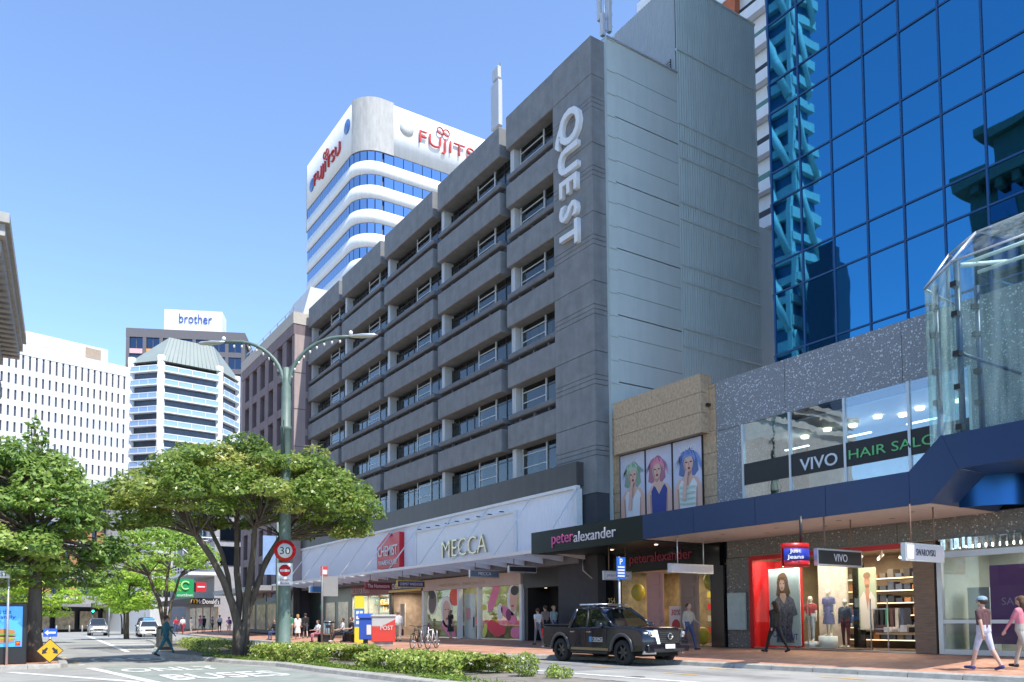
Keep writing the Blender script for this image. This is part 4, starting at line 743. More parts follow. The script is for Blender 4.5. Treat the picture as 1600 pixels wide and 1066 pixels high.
def hedge(label, pts, h, w, n, mat=lf_hedge, leaf=.05, ragged=.12, group='low hedges on the island', core=True):
    c = Vector((*pts[len(pts)//2], .1)); t = T('hedge', label, 'hedge', c, group=group); P = []; Nn = []
    segs = [(Vector(a), Vector(b)) for a, b in zip(pts[:-1], pts[1:])]; tot = sum((b-a).length for a, b in segs)
    for a, b in segs:
        k = int(n*(b-a).length/tot); s = RNG.uniform(0,1,k); d = (b-a).normalized(); nn = np.array((d.y,-d.x)); th = RNG.uniform(-.15*math.pi,1.15*math.pi,k)
        al = np.array(a)[None]*(1-s[:,None]) + np.array(b)[None]*s[:,None]; bump = 1 + ragged*np.sin(al[:,0]*5.1+al[:,1]*3.7) + ragged*.8*np.sin(al[:,1]*9.3) + RNG.normal(0,.07,k)
        rr = RNG.uniform(.78,1.08,k)*bump; cx = np.sign(np.cos(th))*np.abs(np.cos(th))**.6; sz = np.sign(np.sin(th))*np.abs(np.sin(th))**.6
        xy = al + nn[None]*(cx*rr*w)[:,None]; z = .1 + np.maximum(.03, h*.45 + sz*rr*h*.55); P.append(np.column_stack([xy, z])); Nn.append(np.column_stack([nn[0]*cx, nn[1]*cx, sz+.5]))
    P = np.concatenate(P); leaves('foliage', P, np.concatenate(Nn), leaf, mat, t, .8, tint=.12+.2*np.sin(P[:,0]*4.3+P[:,1]*2.9)*np.sin(P[:,1]*5.7)+RNG.normal(0,.2,len(P)))
    if core:
        m = MB()
        for a, b in segs:
            d = (b-a).normalized(); nn = Vector((d.y,-d.x))*w*.62; e = (b-a)*.07; a, b = a+e, b-e; m.prism([(*(a+nn),.08),(*(b+nn),.08),(*(b-nn),.08),(*(a-nn),.08)], (0,0,h*.6))
        m.build('twigs', M('hedge_twigs', (.05,.06,.025), .9, var=.4, scale=14), t)
    return t
hedge('shaded clipped hedge left of the large multi-stemmed tree', [(9.6,44),(9.0,39),(8.6,34.5),(8.7,32.4)], .45, .8, 9000, core=False)
hedge('leafy hedge below the lamp post, middle of the island', [(8.9,28.4),(9.2,25.6),(9.55,22.8)], .5, 1.0, 14000, core=False)
hedge('nearest leafy hedge, right end of the island planting', [(9.5,20.6),(9.6,18.2),(9.95,15.8)], .45, .85, 14000, core=False)
def shrub(label, x, y, h, r, n, group):
    t = T('shrub', label, 'shrub', (x,y,.1), group=group); u = RNG.normal(size=(n,3)); u /= np.linalg.norm(u,axis=1)[:,None]; q = u*(RNG.uniform(.5,1.1,n)**.5)[:,None]*np.array((r,r,h*.52)); leaves('foliage', q+np.array((x,y,.1+h*.5)), u+np.array((0,0,.5)), .032, lf_hedge, t, .7)
    m = MB(); [m.tube([(x,y,.05),(x+random.uniform(-.6,.6)*r,y+random.uniform(-.6,.6)*r,.1+h*.7)], [.014,.006], 4) for _ in range(7)]; m.build('stems', bark, t)
shrub('small round shrub on the island near the bottom edge', 10.45, 14.9, .56, .3, 900, 'shrubs on the island'); shrub('tiny seedling shrub right of the round shrub', 11.0, 14.6, .3, .14, 160, 'shrubs on the island'); shrub('ragged low shrub between the round shrub and the seedling', 10.7, 14.0, .26, .32, 420, 'shrubs on the island')
# grass verge on the island
k = 9000; s = RNG.uniform(12,31.5,k); xx = np.interp(s,[12,17.4,20.8,24.6,27.2,32],[8.45,8.35,8.2,8.1,7.5,7.0]) + np.abs(RNG.normal(0,.32,k)); P = np.column_stack([xx, s, .12+RNG.uniform(0,.03,k)])
keep = np.sin(s*1.7)+np.sin(s*.63+1)+RNG.normal(0,.5,k) > -.6; P = P[keep]
g = leaves('grass', P, np.tile((.3,-.3,.6),(len(P),1)), .055, leafmat('grass_blades', [(.06,.11,.02),(.13,.2,.03),(.2,.26,.05)], .3), None, .9, .3); tag(g, 'bright grass verge along the island kerb', 'grass', kind='stuff')
random.seed(99)
# ---------------------------------------------------------------- people
TMP = bpy.data.scenes.new('tmp')
def body_mesh(caps, mats, vox):
    m = MB()
    for p0, p1, r0, r1, lab in caps:
        p0, p1 = Vector(p0), Vector(p1)
        if (p1-p0).length < 1e-4: m.ball(p0, r0, 12)
        else: m.tube([p0, p1], [r0, r1], 10); m.ball(p0, r0 if not hasattr(r0,'__len__') else r0, 10); m.ball(p1, r1, 10)
    me = bpy.data.meshes.new('body'); me.from_pydata(m.v, [], m.f); o = bpy.data.objects.new('body', me); TMP.collection.objects.link(o)
    r = o.modifiers.new('r','REMESH'); r.mode = 'VOXEL'; r.voxel_size = vox; s = o.modifiers.new('s','SMOOTH'); s.factor = .5; s.iterations = 4
    vl = TMP.view_layers[0]; vl.update(); me2 = bpy.data.meshes.new_from_object(o.evaluated_get(vl.depsgraph)); bpy.data.objects.remove(o)
    n = len(me2.polygons); c = np.empty(n*3); me2.polygons.foreach_get('center', c); c = c.reshape(-1,3); best = np.full(n,1e9); lab_ = np.zeros(n,int)
    for p0, p1, r0, r1, lab in caps:
        a, b = np.array(p0), np.array(p1); d = b-a; L2 = d@d; t = np.clip(((c-a)@d)/L2,0,1) if L2 > 1e-8 else np.zeros(n)
        ra = np.mean(r0) if hasattr(r0,'__len__') else r0; dist = np.linalg.norm(c-(a+t[:,None]*d),axis=1) - (ra*(1-t)+(np.mean(r1) if hasattr(r1,'__len__') else r1)*t); k = dist < best; best[k] = dist[k]; lab_[k] = lab
    for x in mats: me2.materials.append(x)
    me2.polygons.foreach_set('material_index', lab_.astype(np.int32)); me2.polygons.foreach_set('use_smooth', np.ones(n,bool)); return me2
def cloth(n, c): return M('cloth_'+n, c, .85, var=.22, scale=9, bump=.9, bscale=11, stretch=(1,1,.45))
SKIN = M('skin', (.52,.32,.24), .55, var=.06); SKD = M('skin_tan', (.4,.24,.17), .55, var=.06)
def person(label, loc, rz, H=1.72, legs=((22,6),(-20,18)), arms=((-22,12),(20,20)), top=None, bottom=None, shoe=None, hair=(.06,.04,.03), longhair=False, bare_legs=False, sleeves='short', sit=False, dress=None, cap=None, bag=None, vox=.03, skinm=None, name='person', cat='person', group='people on the street', hat=None, lean=0, detail=False, bald=False, z=None):
    """legs/arms: (swing forward, joint bend) in degrees for left and right; figure faces its own +Y"""
    s = H/1.75; sk = skinm or SKIN; top = top or cloth('grey',(.2,.2,.22)); bottom = bottom or cloth('navy',(.03,.035,.06)); shoe = shoe or cloth('shoe',(.03,.03,.03)); mats = [sk, top, bottom, shoe]; C_ = []; R = math.radians
    lo = Vector((0, math.sin(R(lean))*.45, 0)); tp = lambda x,y,zz: Vector((x, y+math.sin(R(lean))*max(0,zz-.95), zz))
    for sx in (-1,1): C_ += [(tp(sx*.12,0,1.37), tp(sx*.085,0,1.08), .095, .1, 1), (tp(sx*.085,0,1.08), tp(sx*.085,0,.94), .1, .115, 2 if not dress else 1), (tp(0,0,1.42), tp(sx*.16,0,1.4), .07, .068, 1)]
    C_ += [(tp(0,.025,1.3), tp(0,.01,1.05), .12, .105, 1), (tp(0,0,1.42), tp(0,.015,1.53), .058, .054, 0), (tp(0,.02,1.60), tp(0,.03,1.655), .08, .098, 0), (tp(0,.065,1.585), tp(0,.07,1.56), .06, .045, 0), (tp(0,.125,1.62), tp(0,.135,1.6), .014, .018, 0)]
    for sx in (-1,1): C_.append((tp(sx*.098,.02,1.615), tp(sx*.1,.015,1.585), .018, .014, 0))
    for sx, (a, kn) in zip((-1,1), legs):
        hip = Vector((sx*.09,0,.92)); k_ = hip + Vector((sx*.01, math.sin(R(a))*.44, -math.cos(R(a))*.44)); an = k_ + Vector((0, math.sin(R(a-kn))*.42, -math.cos(R(a-kn))*.42)); ft = R(a-kn)*.6 if not sit else 0
        toe = an + Vector((sx*.03, math.cos(ft)*.17, -.045+math.sin(ft)*.15)); C_ += [(hip, k_, .098, .062, 2), (k_, an, .06, .043, 0 if bare_legs else 2), (an+Vector((0,-.03,-.03)), toe, .048, .036, 3)]
    hands = []
    for sx, (a, eb) in zip((-1,1), arms):
        sh = tp(sx*.19,0,1.39); el_ = sh + Vector((sx*.045, math.sin(R(a))*.28, -math.cos(R(a))*.28)); wr = el_ + Vector((sx*.01, math.sin(R(a+eb))*.25, -math.cos(R(a+eb))*.25)); d = (wr-el_).normalized(); lab = 1 if sleeves == 'long' else 0
        mid = sh.lerp(el_,.62); C_ += [(sh, mid, .062, .056, 1), (mid, el_, .048, .042, lab), (el_, wr, .042, .03, lab)]
        hp = wr + d*.085; C_.append((wr, hp, .03, .034, 0)); hands.append(hp)
        side = Vector((0, d.z, -d.y)).normalized() if abs(d.x) < .9 else Vector((0,1,0))
        if detail:
            for q, ln in zip((-1.5,-.5,.5,1.5), (.062,.075,.07,.055)): b0 = hp + side*q*.019; b1 = b0 + d*ln*.55; b2 = b1 + (d*.8 + Vector((-sx*.6,0,0))).normalized()*ln*.5; C_ += [(b0, b1, .0105, .0098, 0), (b1, b2, .0098, .0085, 0)]
            t0 = wr + d*.03 - side*.02 if False else wr + d*.03 + side*.028; t1 = t0 + (d+side).normalized()*.045; C_ += [(t0, t1, .013, .011, 0), (t1, t1 + d*.03, .011, .009, 0)]
    lowest = min(min(Vector(p0).z-(r0 if not hasattr(r0,'__len__') else 0), Vector(p1).z-(r1 if not hasattr(r1,'__len__') else 0)) for p0,p1,r0,r1,_ in C_)
    C_ = [(tuple((Vector(p0)-Vector((0,0,lowest)))*s), tuple((Vector(p1)-Vector((0,0,lowest)))*s), r0*s, r1*s, lab) for p0,p1,r0,r1,lab in C_]
    t = T(name, label, cat, (loc[0], loc[1], zf(loc[0], loc[1])+.005 if z is None else z), group=group); L(t, rz)
    o = bpy.data.objects.new('body', body_mesh(C_, mats, vox)); link(o, t)
    up_ = lambda v: (Vector(v)-Vector((0,0,lowest)))*s; hc = up_(tp(0,.02,1.63))
    if not bald:
        hm = cloth('hair%d' % int(hair[0]*1000), hair); m = MB(); m.ball(hc+Vector((0,-.022,.03))*s, Vector((.108,.112,.1))*s, 14)
        if longhair: m.tube([hc+Vector((0,-.06,.02))*s, hc+Vector((0,-.085,-.12))*s, hc+Vector((0,-.08,-.26))*s], [.095*s,.09*s,.05*s], 10)
        m.build('hair', hm, t)
    if vox < .025:
        for sx in (-1,1): MB().ball(hc+Vector((sx*.036,.098,-.005))*s, .011*s, 6).build('eye', flat('eye_dark', (.02,.015,.012), .3), t)
        bx('mouth', *(lambda q: (q.x-.024*s, q.x+.024*s, q.y-.004, q.y+.004, q.z-.005*s, q.z+.005*s))(hc+Vector((0,.098,-.075))*s), flat('lip', (.35,.14,.12), .5), t)
    if cap: 
        cm = cloth('cap%d' % int(cap[2]*1000), cap); m = MB(); c = hc+Vector((0,-.01,.045))*s; m.lathe([(.118*s,0),(.118*s,.035*s),(.095*s,.075*s),(.05*s,.098*s),(0,.104*s)], c, 16); m.prism([c+Vector((-.08,.07,.0))*s, c+Vector((.08,.07,0))*s, c+Vector((.06,.19,-.015))*s, c+Vector((-.06,.19,-.015))*s], (0,0,.012)); m.build('cap', cm, t)
    if dress:
        dm = cloth('dress%d%d' % (int(dress[0]*1000), int(dress[2]*1000)), dress); z1, z0 = up_((0,0,1.1)).z, up_((0,0,.42)).z; m = MB(); n = 20; pr = [(.13*s,z1),(.155*s,up_((0,0,.92)).z),(.19*s,up_((0,0,.7)).z),(.23*s,z0)]
        vsx = [( (r*(1+.06*math.sin(5*2*math.pi*k/n)))*math.cos(2*math.pi*k/n), r*math.sin(2*math.pi*k/n)*.85, zz) for r, zz in pr for k in range(n)]; m.add(vsx, [(j*n+i, j*n+(i+1)%n, (j+1)*n+(i+1)%n, (j+1)*n+i) for j in range(3) for i in range(n)], sm=True); m.build('skirt', dm, t)
    if bag:
        hp = up_(hands[1]); bg_ = T(*bag[:2], 'bag', (0,0,0)) if False else None; m = MB(); m.box(hp.x-.06, hp.x+.06, hp.y-.16, hp.y+.16, hp.z-.42, hp.z-.08); m.tube([hp+Vector((0,-.1,-.09)), hp+Vector((0,-.05,.0)), hp+Vector((0,.05,0)), hp+Vector((0,.1,-.09))], .008, 5); bo = m.build('bag', cloth('bag%d' % int(bag[0]*1000), bag), t)
    return t
PI = math.pi; DIR = lambda x, y: math.atan2(-x, y)      # heading of the figure's +Y
mar = cloth('maroon',(.1,.045,.05)); wsh = cloth('pale_shorts',(.5,.5,.6)); jean = cloth('jeans',(.05,.08,.18)); blk = cloth('black',(.015,.015,.018)); wh = cloth('white',(.7,.7,.7)); gre = cloth('green',(.03,.2,.1)); red = cloth('red',(.4,.03,.05)); tl = cloth('teal',(.03,.14,.17)); stone = cloth('stone',(.4,.37,.32)); pk = cloth('pink',(.6,.2,.25))
person('man in maroon shirt, pale shorts and blue cap walking at the right edge', (19.31,9.3), DIR(.15,1), 1.68, ((19,6),(-16,14)), ((-20,10),(16,14)), mar, wsh, cloth('blue_shoe',(.05,.06,.22)), bare_legs=True, cap=(.24,.34,.44), vox=.013, detail=True)
person('person in pink top cut off by the right picture edge', (19.9,8.75), DIR(.15,1), 1.66, ((-18,8),(22,10)), ((25,8),(-18,14)), pk, stone, hair=(.12,.07,.04), longhair=True, vox=.013, detail=True, sleeves='long')
person('woman in black with black boots walking past the red framed shop', (21.25,16.5), DIR(.1,1), 1.68, ((26,8),(-26,10)), ((-18,20),(18,20)), blk, blk, hair=(.05,.03,.02), longhair=True, sleeves='long', vox=.02)
person('person in blue jeans and pale top walking past the pyjama shop', (20.99,19.95), DIR(0,-1), 1.66, ((20,6),(-18,20)), ((20,40),(-12,30)), stone, jean, hair=(.08,.05,.03), vox=.022, sleeves='long')
person('person in grey top behind the tail of the black pickup', (20.2,27.9), DIR(0,1), 1.58, ((10,4),(-12,10)), top=wh, bottom=cloth('grey',(.2,.2,.22)), vox=.025); person('taller person behind the pickup, dark hair', (20.9,28.3), DIR(0,1), 1.68, ((-10,4),(12,10)), top=cloth('taupe',(.28,.2,.17)), bottom=blk, vox=.025); person('fair haired person behind the pickup, nearest the grey door', (21.5,28.5), DIR(0,-1), 1.65, ((10,4),(-8,8)), top=cloth('aqua',(.3,.42,.42)), bottom=jean, hair=(.35,.25,.13), vox=.025)
person('person in white jacket and patterned trousers carrying a dark bag past the post boxes', (18.79,38.73), DIR(.5,1), 1.68, ((18,4),(-16,18)), ((-14,10),(12,8)), wh, stone, hair=(.3,.25,.2), sleeves='long', vox=.025, bag=(.12,.03,.05))
person('woman in short black dress at the cosmetics shop door', (21.9,38.5), DIR(1,.2), 1.58, ((4,2),(-4,2)), ((6,8),(-6,8)), blk, SKIN, SKIN, hair=(.25,.16,.08), longhair=True, bare_legs=True, dress=(.02,.02,.03), vox=.028)
person('woman with long fair hair in a long white dress', (17.57,51.3), DIR(.2,1), 1.62, ((10,4),(-10,8)), ((-10,8),(10,8)), wh, SKIN, SKIN, hair=(.4,.24,.09), longhair=True, bare_legs=True, dress=(.65,.65,.62), vox=.03)
person('man in dark jacket walking beside the woman in white', (18.3,51.9), DIR(.2,1), 1.7, ((16,4),(-16,14)), top=blk, bottom=cloth('shorts',(.06,.06,.07)), bare_legs=True, sleeves='long', vox=.03)
person('person in green top left of the woman in white', (17.8,53.4), DIR(.2,1), 1.65, ((-12,4),(14,6)), top=gre, bottom=stone, vox=.03)
person('seated person in dark top and jeans at the kerb left of the lamp post', (16.45,52.5), DIR(-1,-.4), 1.72, ((84,86),(86,84)), ((30,50),(30,50)), blk, jean, sit=True, sleeves='long', vox=.03)
person('seated person with pale floral trousers near the bus stop', (16.35,44.2), DIR(-1,-.3), 1.62, ((86,80),(84,88)), ((25,60),(25,60)), wh, pk, sit=True, vox=.03)
person('seated person in white top on the bench with legs stretched out', (17.35,42.95), DIR(-1,.15), 1.74, ((80,50),(84,62)), ((28,45),(28,45)), wh, blk, wh, sit=True, vox=.026); person('seated person in black on the bench, beside the one in white', (17.6,42.25), DIR(-1,0), 1.76, ((84,80),(84,80)), ((20,60),(20,60)), blk, cloth('navy',(.03,.035,.06)), sit=True, hair=(.16,.06,.03), vox=.026)
spec = [((15.9,81.9),red,jean,'person in red top, leftmost of the far group by the corner shops'),((16.4,81.3),wh,red,'person in white top and red trousers in the far group'),((17.9,84.7),cloth('grey',(.2,.2,.22)),stone,'person in grey top and stone trousers in the far group'),((18.9,85.2),pk,stone,'person in pink with a red cap in the far group'),((19.7,87.1),blk,blk,'person all in black near the green cube sign'),((20.2,82.6),wh,blk,'person in white top and black skirt near the burger sign'),((20.3,86),cloth('taupe',(.28,.2,.17)),blk,'person in taupe top right of the far group'),((18.1,70.8),cloth('purple',(.1,.06,.2)),stone,'person in purple top walking near the large tree trunks'),((10.7,140),red,blk,'distant person in red top far down the street'),((12.2,139),wh,jean,'distant person in white top far down the street')]
for i, (p, a, b, lab) in enumerate(spec): person(lab, p, DIR(random.uniform(-1,1), random.choice((-1,1))), random.uniform(1.6,1.82), ((14,4),(-14,12)) if i % 2 else ((-8,4),(10,8)), top=a, bottom=b, vox=.045, cap=(.5,.04,.05) if i == 3 else None)
person('pedestrian in teal clothes stepping off the island beside the small tree', (6.3,34.4), DIR(1,.1), 1.7, ((28,6),(-24,14)), ((-20,14),(22,18)), tl, tl, sleeves='long', vox=.024, z=.01)
CAM_SCALE, CAM_LIFT = .81, .266
# ---------------------------------------------------------------- ground floor shops
def area(name, loc, size, power, col, parent, down=True):
    li = bpy.data.lights.new(name, 'AREA'); li.shape = 'RECTANGLE'; li.size, li.size_y = size; li.energy = power; li.color = col
    o = bpy.data.objects.new(name, li); link(o, parent, loc); return o
def room(t, x0, x1, y0, y1, z1, wall, floor=None, ceil=None, z0=.13):
    bx('back_wall', x1, x1+.1, y0, y1, z0, z1, wall, t); bx('side_wall', x0+.1, x1, y0, y0+.06, z0, z1, wall, t); bx('side_wall', x0+.1, x1, y1-.06, y1, z0, z1, wall, t)
    bx('shop_floor', x0, x1, y0, y1, z0-.1, z0+.02, floor or M('shop_floor', (.3,.25,.2), .4), t); bx('ceiling', x0, x1, y0, y1, z1, z1+.06, ceil or white, t)
SX = 27.7
# cosmetics shop
ms = T('cosmetics_shop', 'pale pink cosmetics shop front with petal and face decals on its windows', 'shopfront', (SX,46.3,.13))
pinkw = M('blush_render', (.62,.5,.46), .6, var=.05); room(ms, SX, 30.5, 39.9, 52.7, 4.3, M('mecca_inner', (.28,.3,.17), .7, var=.5, scale=2))
bx('lintel', SX-.1, SX+.2, 39.9, 52.7, 3.55, 4.35, pinkw, ms)
for a, b in ((39.75,40.0),(44.75,44.95),(47.35,47.55),(52.5,52.75)): bx('pilaster', SX-.14, SX+.2, a, b, .13, 3.55, white, ms)
for a, b in ((40.02,44.73),(47.57,52.48)): bx('window_pane', SX+.02, SX+.03, a, b, .2, 3.55, shopglass, ms); bx('window_sill', SX-.05, SX+.1, a, b, .13, .2, steel, ms)
dr = bx('door', SX+.3, SX+.36, 45.9, 47.3, .15, 3.2, M('frosted_door', (.45,.52,.5), .25), ms); bx('door_handle', SX+.24, SX+.3, 46.0, 46.06, .9, 1.6, blackm, dr); bx('door_notice', SX+.28, SX+.3, 46.5, 47.1, 1.4, 2.2, flat('notice_pink', (.6,.3,.3), .6), dr)
text('lintel_lettering', 'THINK BEAUTY. THINK MECCA.', (SX-.12,47.2,3.85), .22, flat('gold_letter', (.65,.52,.3), .4), ms, w=6.5, ext=.01)
sh = []; cr = flat('decal_crimson', (.8,.03,.07), .5); pk2 = flat('decal_pink', (.85,.2,.36), .5); orr = flat('decal_scarlet', (.85,.08,.03), .5); yel = flat('decal_yellow', (.7,.62,.1), .5); fa = flat('decal_face', (.72,.43,.32), .5); fd = flat('decal_dark_face', (.13,.08,.06), .5); plum = flat('decal_plum', (.2,.02,.1), .5); hw = flat('decal_white', (.85,.82,.78), .5)
def decal(col, y, z, ry, rz_, rot=0, lobes=0, order=0):
    pts = []
    for i in range(26):
        a = 2*PI*i/26; r = 1 + (.22*math.cos(lobes*a) if lobes else 0); u, v = r*ry*math.cos(a), r*rz_*math.sin(a); c, s_ = math.cos(rot), math.sin(rot); pts.append((SX+.012-.002*order, y+u*c-v*s_, z+u*s_+v*c))
    MB().add(pts, [tuple(range(26))]).build('window_decal', col, ms)
decal(hw,51.4,2.75,.75,1.0,.2); decal(fd,51.4,2.7,.6,.85,.2,0,1); decal(eye,51.5,3.3,.5,.35,.3,0,2); decal(hw,49.3,2.0,.85,1.15,-.2); decal(fa,49.25,1.9,.62,.9,-.2,0,1); decal(lip,49.2,1.5,.2,.09,0,0,2); decal(eye,49.45,2.15,.1,.04,0,0,2); decal(eye,49.05,2.15,.1,.04,0,0,3)
decal(orr,48.2,3.0,.55,.75,.2,2); decal(pk2,49.0,.75,.9,.5,.5,2); decal(plum,52.0,.7,.3,.5,0)
decal(pk2,43.1,2.9,.95,.5,-1.0,2); decal(hw,41.0,2.6,.55,.95,0); decal(fa,40.85,2.6,.42,.75,0,0,1); decal(eye,40.7,3.2,.45,.3,0,0,2); decal(lip,40.95,2.25,.16,.07,0,0,2); decal(pk2,41.4,1.7,.8,.45,.5,2); decal(plum,41.4,1.7,.3,.38,0,0,1); decal(cr,43.0,.85,.75,.55,.3,2); decal(cr,42.3,.75,.45,.4,0,2,1); decal(pk2,40.6,.6,.5,.45,0,2); decal(yel,44.3,2.2,.3,.2,0); decal(yel,44.2,.7,.25,.5,.4); decal(hw,42.4,1.9,.3,.55,.1)
for i in range(12): bx('display_shelf', 29.8, 30.4, 40.3+1.0*i, 41.2+1.0*i, 1.0+.0*i, 1.05, white, ms); bx('display_goods', 29.9, 30.3, 40.4+1.0*i, 41.0+1.0*i, 1.05, 1.05+random.uniform(.15,.5), random.choice((cr, pk2, wht, yel)), ms)
area('shop_lamp', (29.2,46.3,4.2), (1.5,10), 38, (1,.88,.7), ms)
# fascia signs
mg = T('fascia_lettering', 'gold capital lettering on the white framed fascia panel', 'sign', (26.5,44.7,6.2)); text('sign_lettering', 'MECCA', (26.42,44.7,6.2), 1.15, M('brass', (.62,.52,.34), .35, metal=.7, var=.05), mg, w=5.7, ext=.06, off=-.012)
ch = T('house_sign', 'red house-shaped pharmacy sign with white lettering on the fascia', 'sign', (26.4,55.8,5.4)); cred = M('sign_house_red', (.62,.015,.03), .4, var=.04)
MB().prism([(26.2,57.8,5.45),(26.2,57.8,7.15),(26.2,55.7,8.1),(26.2,54.95,7.72),(26.2,54.95,8.05),(26.2,53.8,8.05),(26.2,53.8,5.4)], (.4,0,0)).build('sign_board', cred, ch); text('sign_lettering', 'CHEMIST', (26.17,55.8,6.75), .8, white, ch, w=3.45, ext=.02, off=.008); text('sign_lettering', 'WAREHOUSE', (26.17,55.8,5.85), .4, white, ch, w=3.3, ext=.02, off=.004)
# pharmacy, home store, other shops up the street
wsx = T('pharmacy_entrance', 'pharmacy entrance under a yellow and blue header board', 'shopfront', (SX,55.5,.13)); room(wsx, SX, 30.5, 52.85, 58.4, 3.6, M('pharm_wall', (.25,.2,.17), .7, var=.3), None, black)
bx('header_board', SX-.12, SX+.2, 52.85, 58.6, 3.6, 4.5, flat('header_navy', (.03,.04,.16), .4), wsx); bx('header_stripe', SX-.14, SX-.12, 52.9, 58.55, 3.62, 3.78, flat('header_yellow', (.75,.5,.03), .4), wsx); text('header_lettering', 'CHEMIST WAREHOUSE', (SX-.15,55.6,4.1), .42, white, wsx, w=4.6, ext=.01, off=.02)
bx('post', SX-.05, SX+.15, 52.78, 52.95, .13, 3.6, white, wsx); bx('post', SX-.05, SX+.15, 58.2, 58.4, .13, 3.6, blackm, wsx); bx('notice_panel', SX+.5, SX+.55, 56.9, 57.7, .9, 2.7, flat('notice_cream', (.55,.5,.42), .6), wsx); bx('lit_bay', 29.9, 30.0, 53.2, 55.2, .4, 3.0, M('goods_mix', (.55,.38,.2), .6, var=.6, scale=5), wsx); bx('promo_banner', 29.8, 29.88, 53.2, 55.4, 2.3, 3.1, cred, wsx); area('shop_lamp', (29,55.5,3.5), (1.2,4), 90, (1,.85,.62), wsx)
hs = T('home_store', 'glazed home goods shop with maroon header and warm lit stock', 'shopfront', (SX,62.5,.13)); room(hs, SX, 30.5, 58.6, 66.3, 3.5, M('home_inner', (.5,.4,.26), .7, var=.3)); bx('header_board', SX-.1, SX+.2, 58.6, 66.4, 3.5, 4.5, flat('header_maroon', (.2,.03,.05), .4), hs); text('header_lettering', 'RELISH FOR FOOD', (SX-.12,64.3,3.95), .45, wht, hs, w=3.9, ext=.01)
for a in (58.6,60.7,62.8,66.2): bx('window_post', SX-.05, SX+.08, a, a+.1, .13, 3.5, alu, hs)
for a, b in ((58.7,60.7),(60.8,62.8),(62.9,66.2)): bx('window_pane', SX, SX+.01, a, b, .2, 3.5, shopglass, hs)
for k in range(4):
    bx('shelf', 29.6, 30.4, 58.8, 66, .8+.65*k, .84+.65*k, M('shelf_timber', (.3,.2,.11), .6), hs)
    for i in range(14): bx('stock', 29.7, 30.2, 58.9+.5*i, 59.2+.5*i+random.uniform(0,.12), .84+.65*k, .84+.65*k+random.uniform(.15,.5), random.choice([M('stock_%d' % q, c, .6) for q, c in enumerate(((.4,.05,.05),(.5,.4,.3),(.1,.12,.15),(.55,.3,.1),(.2,.3,.2)))]), hs)
area('shop_lamp', (29,62.5,3.4), (1.2,6), 90, (1,.82,.55), hs)
bk = T('dark_bank_front', 'dark shop front with a small green chevron left of the bus stop', 'shopfront', (SX,71.5,.13)); bx('front_panel', SX, SX+.1, 66.5, 77, .13, 4.4, M('bank_dark', (.03,.045,.045), .3), bk); MB().prism([(SX-.02,73.9,2.2),(SX-.02,74.5,2.7),(SX-.02,73.9,3.2),(SX-.02,74.1,2.7)], (.02,0,0)).build('chevron', flat('chevron_green', (.02,.35,.2), .4), bk)
for a in (67.2,70.4): bx('window_pane', SX-.03, SX, a, a+2.4, .4, 3.1, M('lit_shop_window', (.45,.36,.24), .2, var=.5, scale=1.5), bk)
# entrance lobby 256 with notice doors
lo_ = T('hotel_entrance', 'black recessed entrance with pale green door and white street number', 'shopfront', (SX,36.5,.13)); bx('back_wall', 29.3, 29.4, 33.2, 39.6, .13, 4.3, black, lo_); bx('portal_side', SX, 29.3, 39.3, 39.65, .13, 4.4, black, lo_); bx('portal_side', SX, 29.3, 33.1, 34.2, .13, 4.4, M('taupe_panel', (.26,.23,.2), .6), lo_); bx('portal_head', SX-.05, 29.3, 33.1, 39.65, 3.3, 4.45, black, lo_)
gd = bx('service_door', 28.9, 28.95, 34.9, 37.0, .15, 2.85, M('door_pale_green', (.36,.46,.4), .5, var=.05), lo_); bx('danger_notice', 28.86, 28.9, 35.2, 35.9, 1.1, 1.6, wht, gd); bx('danger_notice_band', 28.85, 28.86, 35.22, 35.88, 1.38, 1.58, lip, gd); bx('door_slot', 28.86, 28.9, 35.25, 35.85, 1.75, 2.05, blackm, gd)
text('street_number', '256', (SX-.08,35.0,3.05+.55), .32, wht, lo_, w=.6, ext=.01); MB().lathe([(.17,0),(.17,-.1),(0,-.12)], (SX-.02,33.6,2.9), 12, axis='z').build('alarm_bell', flat('alarm_red', (.45,.03,.03), .4), lo_); MB().tube([(26.9,33.0,4.9),(26.9,33.0,4.0),(27.1,32.4,3.5),(27.2,32.1,3.2)], .05, 7).build('downpipe', steel, lo_)
for y in (35.4,36.8,38.4): MB().lathe([(0,3.28),(.09,3.28)], (28.4,y,0), 10).build('downlight', lampm, lo_)
# pyjama shop
pa = T('pyjama_shop', 'glossy black pyjama shop front with pink panelled doors and yellow balloons', 'shopfront', (SX,28.3,.13)); gbk = M('gloss_black', (.008,.008,.01), .12, var=0); room(pa, SX, 31.5, 24.6, 31.6, 3.85, M('pyjama_inner', (.4,.32,.22), .7, var=.4, scale=3))
bx('black_header', SX-.1, SX+.2, 24.3, 32.9, 3.75, 4.85, gbk, pa); bx('black_pier', SX-.1, SX+.2, 31.1, 33.1, .13, 3.75, gbk, pa); bx('black_pier', SX-.12, SX+.2, 24.1, 24.85, .13, 3.75, gbk, pa); text('shop_lettering', 'peteralexander', (SX-.13,28.0,4.35), .62, flat('letter_dim_red', (.35,.04,.08), .4), pa, w=4.2, ext=.02); text('street_number', '254', (SX-.12,31.55,2.35), .3, flat('gold_number', (.6,.5,.25), .4), pa, w=.55, ext=.01)
for a, b in ((24.87,26.9),(29.2,31.08)): bx('window_pane', SX, SX+.01, a, b, .2, 3.75, shopglass, pa)
pd = M('door_pink', (.55,.3,.28), .5, var=.05)
